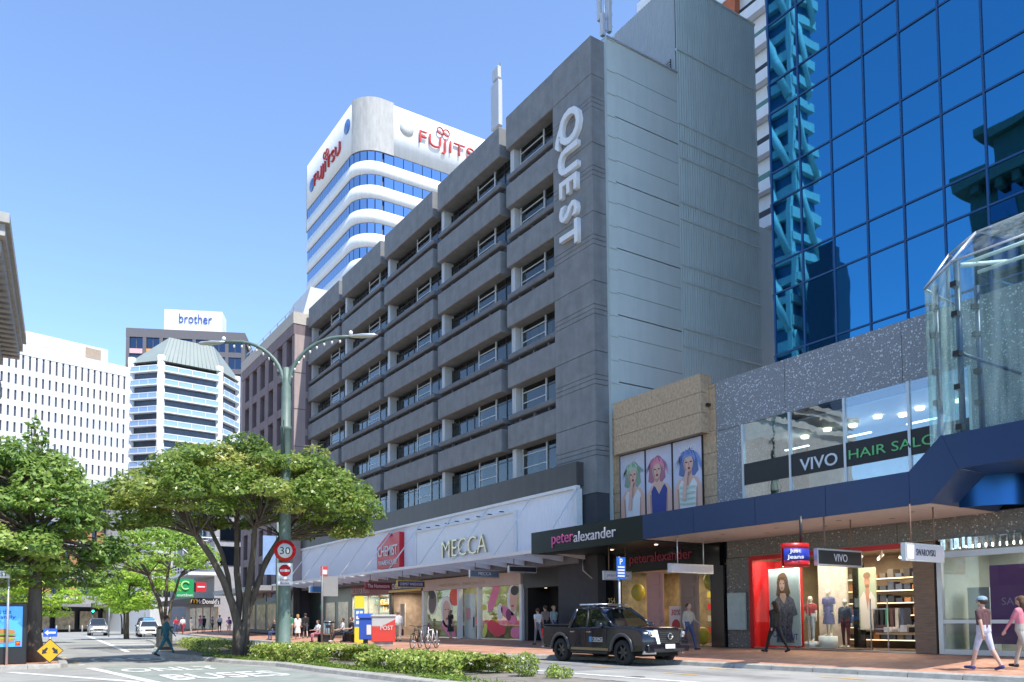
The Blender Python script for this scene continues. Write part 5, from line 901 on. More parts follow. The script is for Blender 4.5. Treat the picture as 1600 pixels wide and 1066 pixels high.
for nm, y0, y1 in (('door',28.05,29.15),('door',25.8,26.9)):
    d_ = bx(nm, SX+.1, SX+.18, y0, y1, .15, 3.7, pd, pa)
    for k in range(5): bx('door_panel', SX+.07, SX+.1, y0+.2, y1-.2, .35+.68*k, .85+.68*k, pd, d_, .02)
    MB().ball((SX+.02,y0+.15,1.3), .05, 8).build('door_knob', steel, d_)
for k in range(5):
    bx('shelf', 30.8, 31.4, 26.9, 28.1, .6+.6*k, .65+.6*k, M('shelf_timber', (.3,.2,.11), .6), pa)
    for i in range(3): bx('folded_stack', 30.9, 31.3, 26.95+.4*i, 27.25+.4*i, .65+.6*k, .95+.6*k, random.choice((cr, pk2, yel, wht)), pa)
ball_ = flat('balloon_yellow', (.75,.55,.03), .25)
bst = T('sale_stand', 'tall white sale board standing in the pyjama shop doorway', 'sign', (28.2,27.5,.15)); bx('board', 28.15, 28.2, 27.1, 28.0, .5, 2.0, wht, bst); text('board_lettering', '30%', (28.13,27.55,1.7), .28, lip, bst, w=.6, ext=.005); MB().add([(28.14,27.55+.28*math.cos(a), 1.05+.32*math.sin(a)) for a in [2*PI*i/16 for i in range(16)]], [tuple(range(16))]).build('printed_shape', lip, bst); bx('leg', 28.16, 28.19, 27.2, 27.24, .15, .5, steel, bst); bx('leg', 28.16, 28.19, 27.86, 27.9, .15, .5, steel, bst)
for y, z, r, l in ((30.2,2.75,.42,'large yellow balloon in the left pyjama shop window'),(25.35,3.1,.42,'yellow balloon high in the right pyjama shop window'),(25.9,.6,.4,'low yellow balloon at the foot of the right pyjama window')):
    o = T('balloon', l, 'balloon', (28.2,y,z-r), group='yellow balloons in the pyjama shop'); MB().ball((28.2,y,z), (r*.85,r*.85,r*1.05), 16).build('balloon_skin', ball_, o); MB().tube([(28.2,y,z-r*1.05),(28.2,y+.02,z-r*1.25)], [.05,.015], 6).build('knot', ball_, o)
area('shop_lamp', (29.6,28,3.75), (1.5,5), 32, (1,.8,.5), pa)
for y in (26.2,29.2): MB().lathe([(0,4.74),(.09,4.74)], (25.6,y,0), 10).build('downlight', lampm, pa)
pc = T('pyjama_canopy', 'black box canopy with pink and white lowercase shop name', 'canopy', (25.5,29.3,4.8)); bx('canopy_box', 23.8, 27.7, 25.15, 33.4, 4.76, 5.86, M('canopy_black', (.012,.018,.018), .3, var=.05), pc); text('canopy_lettering', 'peter', (23.77,30.75,5.26), .62, flat('letter_pink', (.6,.12,.32), .4), pc, w=1.7, ext=.02); text('canopy_lettering', 'alexander', (23.77,28.35,5.33), .5, flat('letter_pale', (.66,.62,.66), .4), pc, w=3.0, ext=.02)
# jeans shop
jj = T('jeans_shop', 'red framed clothing shop with mannequins, posters and stacked shelves', 'shopfront', (SX,19,.13)); room(jj, SX, 32.6, 14.9, 22.75, 4.03, M('jeans_inner', (.28,.22,.15), .7, var=.25, scale=2), M('jeans_floor', (.16,.11,.08), .4), M('jeans_ceiling', (.3,.25,.2), .7))
rd = M('frame_red', (.5,.012,.015), .35, var=.04); bx('frame_post', SX-.08, SX+.12, 22.55, 22.73, .13, 4.0, rd, jj); bx('frame_head', SX-.08, SX+.12, 15.6, 22.55, 3.86, 4.04, rd, jj); bx('red_side_panel', SX+.12, SX+2.2, 22.55, 22.68, .15, 3.86, rd, jj); bx('red_back_panel', SX+1.4, SX+1.45, 21.2, 22.55, .15, 3.86, rd, jj)
bx('timber_pier', SX-.06, SX+.4, 14.86, 15.6, .13, 4.0, M('timber_cladding', (.22,.15,.1), .5, var=.25, scale=3, stretch=(1,1,8)), jj); bx('threshold', SX-.05, SX+.05, 15.6, 22.55, .13, .18, steel, jj)
for a, b in ((20.35,22.53),(17.7,20.33)): bx('window_pane', SX, SX+.01, a, b, .18, 3.85, shopglass, jj)
bx('brick_panel', 29.5, 29.6, 19.4, 20.7, .15, 3.9, M('painted_brick', (.5,.42,.36), .8, var=.15, scale=6, bump=.5, bscale=9), jj); bx('display_plinth', SX+.1, SX+1.6, 18.2, 20.6, .15, .2, M('jeans_floor', (.16,.11,.08), .4), jj)
bx('dark_panel', 29.9, 29.95, 18.9, 19.4, .15, 3.6, gbk, jj)
for k in range(6):
    bx('shelf', 30.9, 31.6, 15.2, 20.6, .45+.5*k, .5+.5*k, M('shelf_light', (.45,.33,.2), .5), jj); bx('shelf_light_strip', 30.88, 30.9, 15.2, 20.6, .46+.5*k, .49+.5*k, flat('strip_light', (1,.8,.5), .5, emit=.7), jj)
    for i in range(15): bx('folded_stack', 31.0, 31.5, 15.25+.34*i, 15.5+.34*i, .5+.5*k, .5+.5*k+random.uniform(.16,.36), random.choice([M('denim_%d' % q, c, .8) for q, c in enumerate(((.03,.04,.07),(.06,.08,.13),(.1,.09,.08),(.02,.02,.025),(.3,.14,.06)))]), jj)
for x, z, nm in ((28.35,1.7,'rail'),(28.35,.95,'rail')): bx('display_rail', x, x+.03, 17.0, 17.7, z, z+.03, steel, jj)
for y in (17.0,17.68,20.95,20.4): bx('display_post', 28.34, 28.38, y, y+.03, .15, 2.1, steel, jj)
for i in range(7): bx('hanging_garment', 29.2, 29.7, 16.9+.2*i, 17.02+.2*i, .9, 1.75, random.choice((blk, mar, stone, gre, cloth('denim',(.06,.08,.14)))), jj)
for i in range(6): bx('table_stack', 28.6, 29.3, 15.8+.32*i, 16.05+.32*i, .85, .95+.08*(i % 3), random.choice((wh, blk, mar, stone)), jj)
bx('display_table', 28.5, 29.4, 15.7, 17.6, .75, .82, M('shelf_light', (.45,.33,.2), .5), jj)
for i in range(8):
    y = 15.6+.85*i; MB().tube([(28.6,y,4.0),(28.6,y,3.75)], .02, 5).build('spot_stem', white, jj); MB().tube([(28.65,y,3.78),(28.45,y+.05,3.62)], .06, 8).build('spotlight', white, jj); MB().lathe([(0,0),(.05,0)], (28.44,y+.055,3.6), 8, axis='x').build('spot_lens', lampm, jj)
area('shop_lamp', (29.8,18.5,3.95), (2,6), 95, (1,.83,.6), jj); o = area('poster_fill_light', (27.86,20,3.84), (.12,4.6), 60, (1,.93,.82), jj); o.rotation_euler.y = -.35  # second area light is added to brighten the poster at the window
def dressed(lab, x, y, H, top, bottom, z, **k): return person(lab, (x,y), DIR(-1,-.15), H, ((3,2),(-3,2)), ((4,6),(-4,8)), top, bottom, M('mannequin_cream', (.6,.52,.42), .4, var=.03), skinm=M('mannequin_cream', (.6,.52,.42), .4, var=.03), name='mannequin', cat='mannequin', group='mannequins in the jeans shop', bald=True, vox=.022, z=z, **k)
dressed('mannequin in red top and pale trousers, left of three', 28.6, 20.45, 1.84, cloth('rust',(.35,.05,.05)), cloth('palegrey',(.45,.47,.5)), .42); dressed('mannequin in long blue floral dress on the taller drum, middle of three', 28.75, 19.72, 1.86, cloth('floral',(.12,.12,.24)), M('mannequin_cream', (.6,.52,.42), .4, var=.03), .66, dress=(.12,.12,.24), bare_legs=True); dressed('mannequin in denim jacket and maroon trousers, right of three', 28.6, 18.9, 1.9, cloth('denimj',(.04,.05,.08)), cloth('maroon2',(.12,.03,.035)), .2, sleeves='long')
for y, h, r in ((20.45,.42,.3),(19.72,.66,.36)):
    o = T('display_drum', 'short white display drum under the mannequin in red' if h < .5 else 'taller white display drum under the mannequin in a dress', 'drum', (28.65,y,.15), group='display drums')
    MB().lathe([(0,.15),(r,.15),(r,h),(r-.03,h+.01),(0,h+.01)], (28.65,y,0), 20).build('drum_body', white, o)
hr = flat('print_brown_hair', (.16,.08,.04), .5); pal = M('print_pale_blue', (.5,.58,.6), .4, var=.05); flo = M('print_floral', (.12,.11,.15), .5, var=.9, scale=14)
wp = poster('fashion_poster', 'tall poster of a woman in a dark floral dress in the jeans shop window', 22.02, 20.5, .25, 3.45, 28.0, [(hr, el(.46,.82,.18,.13,wob=.05)), (hr, [(.3,.83),(.24,.66),(.34,.62),(.6,.62),(.7,.68),(.62,.84)]), (flo, [(.2,.6),(.38,.66),(.5,.55),(.6,.66),(.8,.6),(.92,.4),(.78,.38),(.72,.2),(.8,.04),(.22,.04),(.26,.3),(.2,.38),(.08,.36)]), (skin, [(.38,.68),(.54,.68),(.58,.63),(.5,.54),(.36,.63)]), (skin, el(.44,.79,.085,.085)), (eye, el(.4,.805,.018,.007)), (eye, el(.49,.805,.018,.007)), (lip, el(.44,.75,.025,.009)), (hr, [(.33,.8),(.36,.88),(.46,.9),(.56,.86),(.56,.79),(.5,.85),(.4,.86)])], pal)
text('print_word', 'OFF', (27.98,21.6,.75), .3, navy, wp, w=.5, ext=.003); text('print_word', 'OUT', (27.98,20.9,.62), .26, navy, wp, w=.55, ext=.003)
mshirt = flat('print_shirt', (.42,.4,.36), .5); mskin = flat('print_tan_skin', (.3,.15,.09), .5)
mp_ = poster('fashion_poster', 'poster of a man in an open white shirt beside the dark shelves', 19.1, 18.35, .9, 3.4, 29.85, [(mshirt, [(.1,.02),(.05,.5),(.3,.62),(.5,.5),(.7,.62),(.95,.5),(.92,.02)]), (mskin, [(.4,.7),(.6,.7),(.62,.6),(.5,.3),(.38,.6)]), (mskin, el(.5,.78,.17,.11)), (hr, el(.5,.87,.2,.055,wob=.05)), (eye, el(.43,.8,.03,.008)), (eye, el(.57,.8,.03,.008)), (hr, el(.5,.7,.12,.03))], M('print_sage', (.25,.3,.2), .5, var=.05))
# crystal shop
sw = T('crystal_shop', 'pale framed jewellery shop under a row of hanging crystal strips', 'shopfront', (SX,8.5,.13)); room(sw, SX, 31, 3.0, 14.7, 4.0, M('jewel_inner', (.36,.38,.36), .7, var=.1)); bx('head_beam', SX-.1, SX+.2, 3, 14.8, 3.42, 3.62, alu, sw)
for y in (14.6,11.6,8.6,5.6): bx('window_post', SX-.08, SX+.1, y, y+.16, .13, 3.42, alu, sw)
for a, b in ((11.78,14.58),(8.78,11.58),(5.78,8.58),(3,5.58)): bx('window_pane', SX, SX+.01, a, b, .2, 3.42, shopglass, sw)
bx('window_rail', SX-.06, SX+.06, 3, 14.6, 1.18, 1.3, alu, sw); bx('plinth', SX-.06, SX+.1, 3, 14.6, .13, .3, alu, sw)
for i in range(46):
    o = bx('crystal_strip', SX-.06-random.uniform(0,.08), SX+.02, 14.4-.21*i, 14.4-.21*i+random.uniform(.08,.16), 3.66+random.uniform(0,.06), 4.02+random.uniform(0,.07), M('crystal', (.6,.62,.6), .08, metal=.9, var=.5, scale=9), sw)
sp = poster('sale_poster', 'tall plum sale poster in the jewellery shop window', 13.3, 11.9, .5, 3.1, 28.15, [], M('print_plum', (.16,.05,.2), .4, var=.05)); text('print_word', 'SALE', (28.13,12.6,1.9), .24, flat('print_lilac_word', (.4,.3,.45), .5), sp, w=.7, ext=.003)
for y, c in ((14.0,M('display_grey', (.3,.33,.35), .4)),(10.4,M('display_grey', (.3,.33,.35), .4))): bx('display_block', 28.5, 29.2, y-.5, y+.2, .15, 2.4, c, sw)
area('shop_lamp', (29.4,9,3.9), (1.5,8), 120, (1,.95,.85), sw)
bx('display_glow', 30.9, 30.95, 12.6, 13.5, 1.2, 2.2, M('display_gold', (.5,.42,.15), .4, var=.5, scale=5), sw)
bx('poster_case', SX-.12, SX-.02, 22.95, 23.9, .9, 2.5, M('case_glass', (.4,.5,.48), .15), pod); bx('lower_backing', 28.2, 28.3, 2, 24.6, .0, 6, slotm, pod) if False else bx('rear_wall', 32.8, 33, 1, 31.6, -.3, 12, slotm, pod)
# ---------------------------------------------------------------- hanging signs under the canopies
def hang(name, label, x0, x1, y, z0, z1, frame, face, top, txt=None, tcol=None, tw=None, th=None, rods=True):
    t = T(name, label, 'sign', ((x0+x1)/2, y, z0)); bx('sign_frame', x0, x1, y-.07, y+.07, z0, z1, frame, t); bx('sign_face', x0+.06, x1-.06, y-.085, y-.07, z0+.06, z1-.06, face, t)
    if txt: text('sign_lettering', txt, ((x0+x1)/2, y-.09, (z0+z1)/2), th, tcol, t, face='-y', w=tw, ext=.006)
    for x in (x0+(x1-x0)*.2, x1-(x1-x0)*.2): MB().tube([(x,y,z1),(x,y,top)], .025, 6).build('rod', M('rod_rust', (.2,.12,.08), .7) if rods else alu, t)
    return t
wf = M('sign_face_white', (.66,.64,.66), .4, var=.04)
hang('hanging_sign', 'small black hanging sign with white salon name under the blue canopy', 23.35, 25.85, 16.45, 3.14, 3.72, alu, black, 4.8, 'VIVO', white, .75, .26); hang('hanging_sign', 'white hanging sign of the jewellery shop near the right edge', 23.0, 25.15, 13.25, 3.08, 3.62, alu, wf, 4.8, 'SWAROVSKI', flat('letter_black', (.03,.03,.03), .5), 1.05, .2); hang('hanging_sign', 'blank pale hanging sign in front of the pyjama shop', 21.2, 23.45, 21.0, 3.08, 3.42, alu, wf, 4.8, rods=False) if False else hang('hanging_sign', 'blank pale hanging sign in front of the pyjama shop', 23.55, 26.1, 23.4, 3.28, 3.66, alu, wf, 4.8, rods=False)
hang('hanging_sign', 'pale hanging sign with thin lowercase name behind the parking sign', 24.0, 25.7, 28.0, 3.2, 3.62, alu, wf, 4.76, 'peteralexander', flat('letter_grey', (.3,.25,.27), .5), 1.4, .2); hang('hanging_sign', 'blank dark hanging sign below the right end of the white awning', 24.5, 26.4, 36.6, 4.02, 4.4, alu, black, 4.9); hang('hanging_sign', 'grey blue hanging sign with the cosmetics name', 24.5, 26.6, 40.8, 3.95, 4.42, alu, M('sign_slate', (.14,.18,.24), .4), 4.9, 'MECCA', wht, .9, .2); hang('hanging_sign', 'maroon hanging sign of the home store', 24.3, 26.5, 55.8, 3.75, 4.3, M('sign_maroon', (.18,.02,.04), .4), flat('sign_maroon2', (.2,.03,.05), .4), 4.9, 'The Homestore', wht, 1.8, .28); hang('hanging_sign', 'yellow and navy hanging sign of the pharmacy', 24.4, 26.6, 50.5, 3.7, 4.2, flat('header_yellow', (.75,.5,.03), .4), flat('header_navy', (.03,.04,.16), .4), 4.9, 'CHEMIST WAREHOUSE', wht, 1.8, .2); hang('hanging_sign', 'blue hanging sign far along the white awning', 24.3, 26.3, 68, 3.9, 4.5, alu, flat('sign_sky', (.06,.2,.5), .4), 4.9, None)
jb = T('jeans_sign', 'curved red and blue hanging sign with white jeans shop name', 'sign', (22.9,16.6,3.1)); 
for nm, z0, z1, c in (('red_band',3.1,3.28,rd),('blue_band',3.28,3.68,flat('sign_blue2', (.02,.04,.35), .4)),('red_band',3.68,3.86,rd)):
    m = MB(); pts = [(22.75+.58*math.sin(a), 16.9-.5*math.cos(a)) for a in [(-80+160*i/10)*PI/180 for i in range(11)]]
    for (xa,ya),(xb,yb_) in zip(pts[:-1],pts[1:]): m.add([(xa,ya,z0),(xb,yb_,z0),(xb,yb_,z1),(xa,ya,z1)], [(0,1,2,3)], sm=True)
    m.add([(x,y,z0) for x,y in pts], [tuple(range(11))]); m.add([(x,y,z1) for x,y in pts], [tuple(range(11))]); m.build(nm, c, jb)
bx('back_panel', 22.2, 23.3, 16.9, 16.94, 3.1, 3.86, rd, jb); RJ = ((.707,0,-.707),(-.707,0,-.707),(0,1,0)); text('sign_lettering', 'Just', (22.36,16.5,3.58), .17, white, jb, rot=RJ, w=.36, ext=.01, off=.02); text('sign_lettering', 'Jeans', (22.36,16.5,3.38), .17, white, jb, rot=RJ, w=.52, ext=.01, off=.02); MB().tube([(22.95,16.7,3.86),(22.95,16.7,4.8)], .05, 8).build('rod', blackm, jb)
CAM_SCALE, CAM_LIFT = 1.0, 0.0
# ---------------------------------------------------------------- lamp post, road signs, street furniture
gpole = M('pole_green', (.14,.2,.175), .5, var=.15, scale=3, streak=.15)
lp = T('lamp_post', 'tall green double-armed lamp post rising from the island hedge', 'lamp post', (9.1,28,.1))
MB().lathe([(.27,.1),(.27,.5),(.225,.55),(.215,2.9),(.235,2.92),(.235,2.98),(.21,3.0),(.2,5.3),(.21,5.32),(.21,5.45),(.19,5.5),(.18,8.3),(.2,8.32),(.2,8.42),(.17,8.45),(.17,9.9),(.12,10.1),(.1,10.6),(0,10.62)], (9.1,28,0), 18).build('pole', gpole, lp)
for s_ in (-1,1):
    ax = Vector((.775,-.63,0))*s_; pts = [Vector((9.1,28,9.6)) + ax*.06]
    for i in range(1,11): a = PI/2*i/10; pts.append(Vector((9.1,28,9.9)) + ax*(.1+1.9*(1-math.cos(a))) + Vector((0,0,1.75*math.sin(a))))
    pts += [pts[-1]+ax*.4]; MB().tube(pts, [.075]*5+[.06]*7, 8).build('arm', gpole, lp)
    h = pts[-1]; hd = MB(); hd.tube([h-ax*.1, h+ax*.15, h+ax*.45, h+ax*.85, h+ax*1.0], [.05,.11,.15,.12,.03], 10); hd.v = [(x,y,h.z+(z-h.z)*.55) for x,y,z in hd.v]; o = hd.build('lamp_head', alu, lp); MB().ball(h+Vector((0,0,.12)), (.08,.08,.1), 8).build('photo_cell', white, o)
    for i in range(2,11,1):
        p = pts[i]-Vector((0,0,.1)); b_ = MB().tube([p+Vector((0,0,.06)), p-Vector((0,0,.02))], .022, 6).build('bulb_socket', blackm, lp); MB().ball(p-Vector((0,0,.07)), (.045,.045,.07), 7).build('bulb', flat('bulb_white', (.7,.68,.6), .3), b_)
MB().tube([(8.98,27.78,7.2),(8.93,27.76,8.6)], .02, 5).build('cable', blackm, lp)
def camface(p): # signs on the island face the oncoming viewer
    return math.atan2(-(0-p[0]), (0-p[1]))+PI
def plate(name, label, loc, rz, cat='sign', group=None): return L(T(name, label, cat, loc, group=group), rz)
rs = plate('speed_sign', 'round red rimmed 30 speed sign on the green lamp post', (9.02,27.76,3.9), -.14)
def disc(nm, r, y, m_, parent, n=28, z=0): return MB().lathe([(0,y),(r,y),(r,y+.012)], (0,0,z), n, axis='y').build(nm, m_, parent)
rdm = M('sign_reflect_red', (.6,.015,.02), .4, var=.03); wsm = M('sign_reflect_white', (.72,.72,.72), .4, var=.03); disc('red_ring', .385, -.02, rdm, rs); disc('white_face', .262, -.026, wsm, rs); text('digits', '30', (0,-.034,0), .26, flat('letter_black', (.03,.03,.03), .5), rs, face='-y', w=.36, ext=.003)
ne = plate('no_entry_sign', 'white no entry except buses plate below the speed sign', (9.02,27.76,3.06), -.14); bx('white_plate', -.27, .27, -.02, -.01, -.4, .4, wsm, ne); MB().lathe([(0,-.026),(.21,-.026),(.21,-.02)], (0,0,.13), 24, axis='y').build('red_disc', rdm, ne); bx('white_bar', -.17, .17, -.034, -.028, .095, .165, wsm, ne); text('plate_lettering', 'Except', (0,-.026,-.2), .1, flat('letter_red', (.5,.03,.03), .5), ne, face='-y', w=.34, ext=.002); text('plate_lettering', 'Buses', (0,-.026,-.32), .09, flat('letter_red', (.5,.03,.03), .5), ne, face='-y', w=.3, ext=.002); text('bar_lettering', 'NO ENTRY', (0,-.036,.13), .045, flat('letter_black', (.03,.03,.03), .5), ne, face='-y', w=.24, ext=.001)
dm = plate('diverge_sign', 'yellow diamond sign with two black diverging arrows on the corner', (1.79,28.15,.13), .05); og = M('sign_amber', (.8,.4,.01), .4, var=.03); bk_ = flat('letter_black', (.03,.03,.03), .5)
MB().prism([(0,-.02,.02),(.375,-.02,.395),(0,-.02,.77),(-.375,-.02,.395)], (0,.015,0)).build('black_border', bk_, dm); MB().prism([(0,-.026,.05),(.345,-.026,.395),(0,-.026,.74),(-.345,-.026,.395)], (0,.005,0)).build('amber_face', og, dm); MB().tube([(0,.02,-.1),(0,.02,1.05)], .035, 8).build('post', steel, dm)
for s_ in (-1,1): MB().add([(s_*.05,-.03,.47),(s_*.09,-.03,.51),(s_*.17,-.03,.43),(s_*.2,-.03,.46),(s_*.22,-.03,.3),(s_*.07,-.03,.33),(s_*.11,-.03,.37)], [(0,1,2,6),(3,4,5)]).build('arrow', bk_, dm)
kl = plate('blue_arrow_sign', 'small blue sign with white left arrow above the yellow diamond', (1.79,28.15,.96), .05); bx('blue_plate', -.19, .19, -.02, -.005, .0, .25, flat('sign_blue3', (.02,.1,.5), .4), kl); MB().add([(-.16,-.026,.125),(-.06,-.026,.21),(-.06,-.026,.155),(.15,-.026,.155),(.15,-.026,.095),(-.06,-.026,.095),(-.06,-.026,.04)], [(0,1,6),(2,3,4,5)]).build('arrow', wsm, kl)
sn = T('street_name_sign', 'pale street name blade on a thin grey pole at the left edge', 'sign', (.66,28.25,.12)); MB().tube([(.66,28.25,.05),(.66,28.25,3.0)], .035, 8).build('pole', alu, sn); bx('name_blade', -.2, .68, 28.2, 28.22, 2.75, 2.97, wsm, sn); text('blade_lettering', 'ST', (.53,28.19,2.86), .12, bk_, sn, face='-y', w=.18, ext=.002)
ad = T('advert_panel', 'lit advert panel with a burger poster at the left edge', 'advert', (.4,28.7,.12)); bx('casing', -.55, 1.2, 28.62, 28.9, .12, 2.02, blackm, ad, .03); bx('advert_screen', -.45, 1.06, 28.6, 28.61, .66, 1.9, flat('advert_blue', (.06,.3,.72), .3, emit=.35), ad); bx('plinth', -.4, 1.05, 28.66, 28.86, .12, .3, blackm, ad) if False else None
for s__, y, z, rx, rz_, c in (('bun',28.594,1.12,.44,.1,(.5,.22,.06)),('lettuce',28.59,1.04,.48,.03,(.2,.38,.05)),('patty',28.588,.98,.45,.045,(.12,.05,.02)),('cheese',28.586,.935,.46,.022,(.75,.45,.03)),('lettuce',28.584,.9,.47,.025,(.2,.38,.05)),('bun',28.582,.84,.42,.05,(.5,.22,.06))):
    MB().add([(.45+rx*math.cos(a), y, z+rz_*math.sin(a)) for a in [2*PI*i/22 for i in range(22)]], [tuple(range(22))]).build('printed_'+s__, flat('print_'+s__, c, .5), ad)
text('advert_lettering', 'Meet the', (.45,28.59,1.74), .14, navy, ad, face='-y', w=.62, ext=.002, off=.01); text('advert_lettering', 'Mac Family', (.45,28.59,1.56), .14, navy, ad, face='-y', w=.86, ext=.002, off=.01)
bx('advert_logo', .88, 1.02, 28.58, 28.59, .7, .84, flat('logo_red', (.55,.02,.02), .5), ad); m = MB(); [m.tube([(.95+d+.022*math.cos(t), 28.575, .73+.07*math.sin(t)) for t in [PI*i/6 for i in range(7)]], .007, 4) for d in (-.022,.022)]; m.build('arch_mark', flat('logo_yellow', (.8,.5,.02), .5), ad)
pk_ = T('parking_sign', 'blue parking sign on a pale pole behind the black pickup', 'sign', (18.1,20.3,.12)); MB().tube([(18.1,20.3,.1),(18.1,20.3,3.5)], .04, 8).build('pole', alu, pk_); pb_ = flat('sign_blue4', (.02,.13,.55), .4); pl_ = L(T('x','x','x') if False else pk_) if False else pk_
bx('sign_plate', 17.91, 18.29, 20.2, 20.22, 2.75, 3.48, pb_, pk_); text('plate_letter', 'P', (18.1,20.19,3.33), .2, wsm, pk_, face='-y', ext=.002, off=.02)
for i in range(4): bx('plate_line', 17.95, 18.25, 20.19, 20.2, 2.82+.1*i, 2.87+.1*i, wsm, pk_)
bs = T('bus_stop_sign', 'grey bus stop pole with red flag and blank timetable case', 'sign', (15.7,41.85,.12)); MB().tube([(15.7,41.85,.1),(15.7,41.85,4.4)], .06, 8).build('pole', M('pole_grey', (.2,.21,.22), .5), bs); bx('red_flag', 15.6, 16.0, 41.8, 41.85, 3.85, 4.4, flat('flag_red', (.6,.06,.06), .4), bs); bx('flag_panel', 15.7, 15.95, 41.78, 41.8, 3.95, 4.2, wsm, bs); bx('timetable_case', 15.75, 16.6, 41.81, 41.89, 2.75, 3.85, M('case_grey', (.3,.3,.3), .5, var=.05), bs)
def box_at(name, label, cat, loc, rz): return L(T(name, label, cat, (*loc, zf(*loc) if loc[0] > 14 else .12)), rz)
ra = box_at('post_box', 'red and grey letter box cabinet with white lettering on the footpath', 'post box', (16.15,34.9), -.4); pr = M('post_red', (.62,.05,.03), .4, var=.06); pg = M('post_grey', (.5,.5,.48), .5, var=.06)
bx('plinth', -.45, .45, -.38, .38, 0, .22, concrete, ra); bx('lower_body', -.55, .55, -.45, .45, .22, .95, pr, ra, .02); bx('upper_body', -.55, .55, -.45, .45, .95, 1.4, pg, ra, .02); bx('lid', -.6, .6, -.5, .5, 1.4, 1.5, pg, ra, .03); MB().prism([(-.1,-.46,.95),(.55,-.46,.95),(.55,-.46,1.28)], (0,.008,0)).build('diagonal_panel', pr, ra); text('box_lettering', 'POST', (.15,-.47,.88), .2, wsm, ra, face='-y', w=.6, ext=.004)
bb = box_at('post_box', 'blue letter box with rounded lid beside the red cabinet', 'post box', (16.55,37.9), -.4); bl_ = M('post_blue', (.03,.09,.45), .4, var=.05); bx('leg', -.12, .12, -.12, .12, 0, .25, blackm, bb); bx('body', -.33, .33, -.3, .3, .25, 1.35, bl_, bb, .03); m = MB(); m.prism([(-.38,-.36,1.35),(-.38,.36,1.35),(-.38,.33,1.48),(-.38,.12,1.58),(-.38,-.12,1.58),(-.38,-.33,1.48)], (.76,0,0)); m.build('lid', bl_, bb); bx('slot_panel', .05, .28, -.312, -.3, .5, 1.0, wsm, bb)
ym = box_at('pay_station', 'tall yellow and blue parking pay station', 'pay station', (17.4,40.7), -.35); yy_ = M('pay_yellow', (.75,.62,.03), .4, var=.05); bx('lower_panel', -.26, .26, -.15, .15, 0, .85, yy_, ym); bx('blue_panel', -.26, .26, -.15, .15, .85, 1.85, flat('pay_blue', (.04,.18,.5), .4), ym); bx('upper_panel', -.26, .26, -.15, .15, 1.85, 2.55, yy_, ym); bx('cap', -.27, .27, -.16, .16, 2.55, 2.62, blackm, ym)
for i in range(3):
    for j in range(2): bx('button_label', -.18+.2*j, -.02+.2*j, -.16, -.15, 1.0+.27*i, 1.18+.27*i, wsm, ym)
lb_ = box_at('litter_bin', 'brushed steel litter bin beside the bench', 'bin', (16.96,44.1), -.4); MB().lathe([(0,0),(.28,0),(.3,.05),(.3,1.1),(.26,1.2),(0,1.22)], (0,0,0), 16).build('bin_body', steel, lb_); bx('bin_opening', -.17, .17, -.31, -.27, .8, .98, blackm, lb_); MB().lathe([(.32,1.08),(.33,1.12),(.32,1.16)], (0,0,0), 16).build('rim', blackm, lb_)
def bench(label, loc, rz):
    b = box_at('bench', label, 'bench', loc, rz); tm = M('bench_timber', (.22,.13,.07), .6, var=.2)
    for i in range(4): bx('seat_slat', -.9, .9, -.26+.14*i, -.15+.14*i, .42, .46, tm, b)
    for i in range(3): bx('back_slat', -.9, .9, .3, .34, .58+.13*i, .68+.13*i, tm, b)
    for x in (-.75,.75): bx('leg', x-.04, x+.04, -.22, .26, 0, .42, blackm, b); bx('back_post', x-.03, x+.03, .34, .38, .3, .98, blackm, b)
bench('timber slat bench with two seated people by the pay station', (17.7,42.6), -PI/2-.1) ; bench('timber slat bench near the bus stop with one seated person', (17.75,47.8), -PI/2-.1) if False else None
bench('timber bench under the seated person left of the lamp post', (16.75,52.5), -PI/2-.3); bench('timber bench under the seated person in floral trousers', (16.65,44.15), -PI/2-.2)
def bicycle(label, loc, rz, fm, lean=.06):
    b = box_at('bicycle', label, 'bicycle', loc, rz); b['group'] = 'bicycles at the kerb'; b.rotation_euler.y = lean; tyre = flat('tyre_rubber', (.02,.02,.02), .8); r = .34
    for y in (-.53,.53):
        w = MB().tube([(0, y+r*math.cos(a), r+r*math.sin(a)) for a in [2*PI*i/24 for i in range(25)]], .02, 6).build('wheel', tyre, b); MB().tube([(0, y+(r-.03)*math.cos(a), r+(r-.03)*math.sin(a)) for a in [2*PI*i/24 for i in range(25)]], .012, 5).build('rim', steel, w)
        m = MB(); [m.tube([(0,y,r),(0,y+.31*math.cos(a),r+.31*math.sin(a))], .0025, 3) for a in [2*PI*i/16 for i in range(16)]]; m.tube([(-.05,y,r),(.05,y,r)], .025, 6); m.build('spokes', steel, w)
    f = MB(); bbk, seat, head = (0,.05,.3), (0,.2,.82), (0,-.36,.8)
    for a, c in ((bbk,seat),(seat,head),(bbk,(0,-.38,.68)),(bbk,(0,.53,.34)),((0,.2,.78),(0,.53,.34)),(head,(0,-.53,.34))): f.tube([a,c], .02, 7)
    f.tube([(0,-.33,.92),head], .02, 7); f.build('frame', fm, b); MB().tube([(-.28,-.28,.98),(-.2,-.34,1.0),(0,-.35,.98),(.2,-.34,1.0),(.28,-.28,.98)], .013, 6).build('handlebar', blackm, b)
    MB().ball((0,.22,.93), (.075,.14,.035), 10).build('saddle', blackm, b); MB().tube([(0,.2,.8),(0,.22,.92)], .014, 6).build('seat_post', steel, b); MB().tube([(.06,.05,.3),(.06,-.02,.15)], .01, 5).build('crank', steel, b); MB().tube([(.03+.0*math.cos(a),.05+.09*math.cos(a),.3+.09*math.sin(a)) for a in [2*PI*i/14 for i in range(15)]], .008, 4).build('chainring', blackm, b)
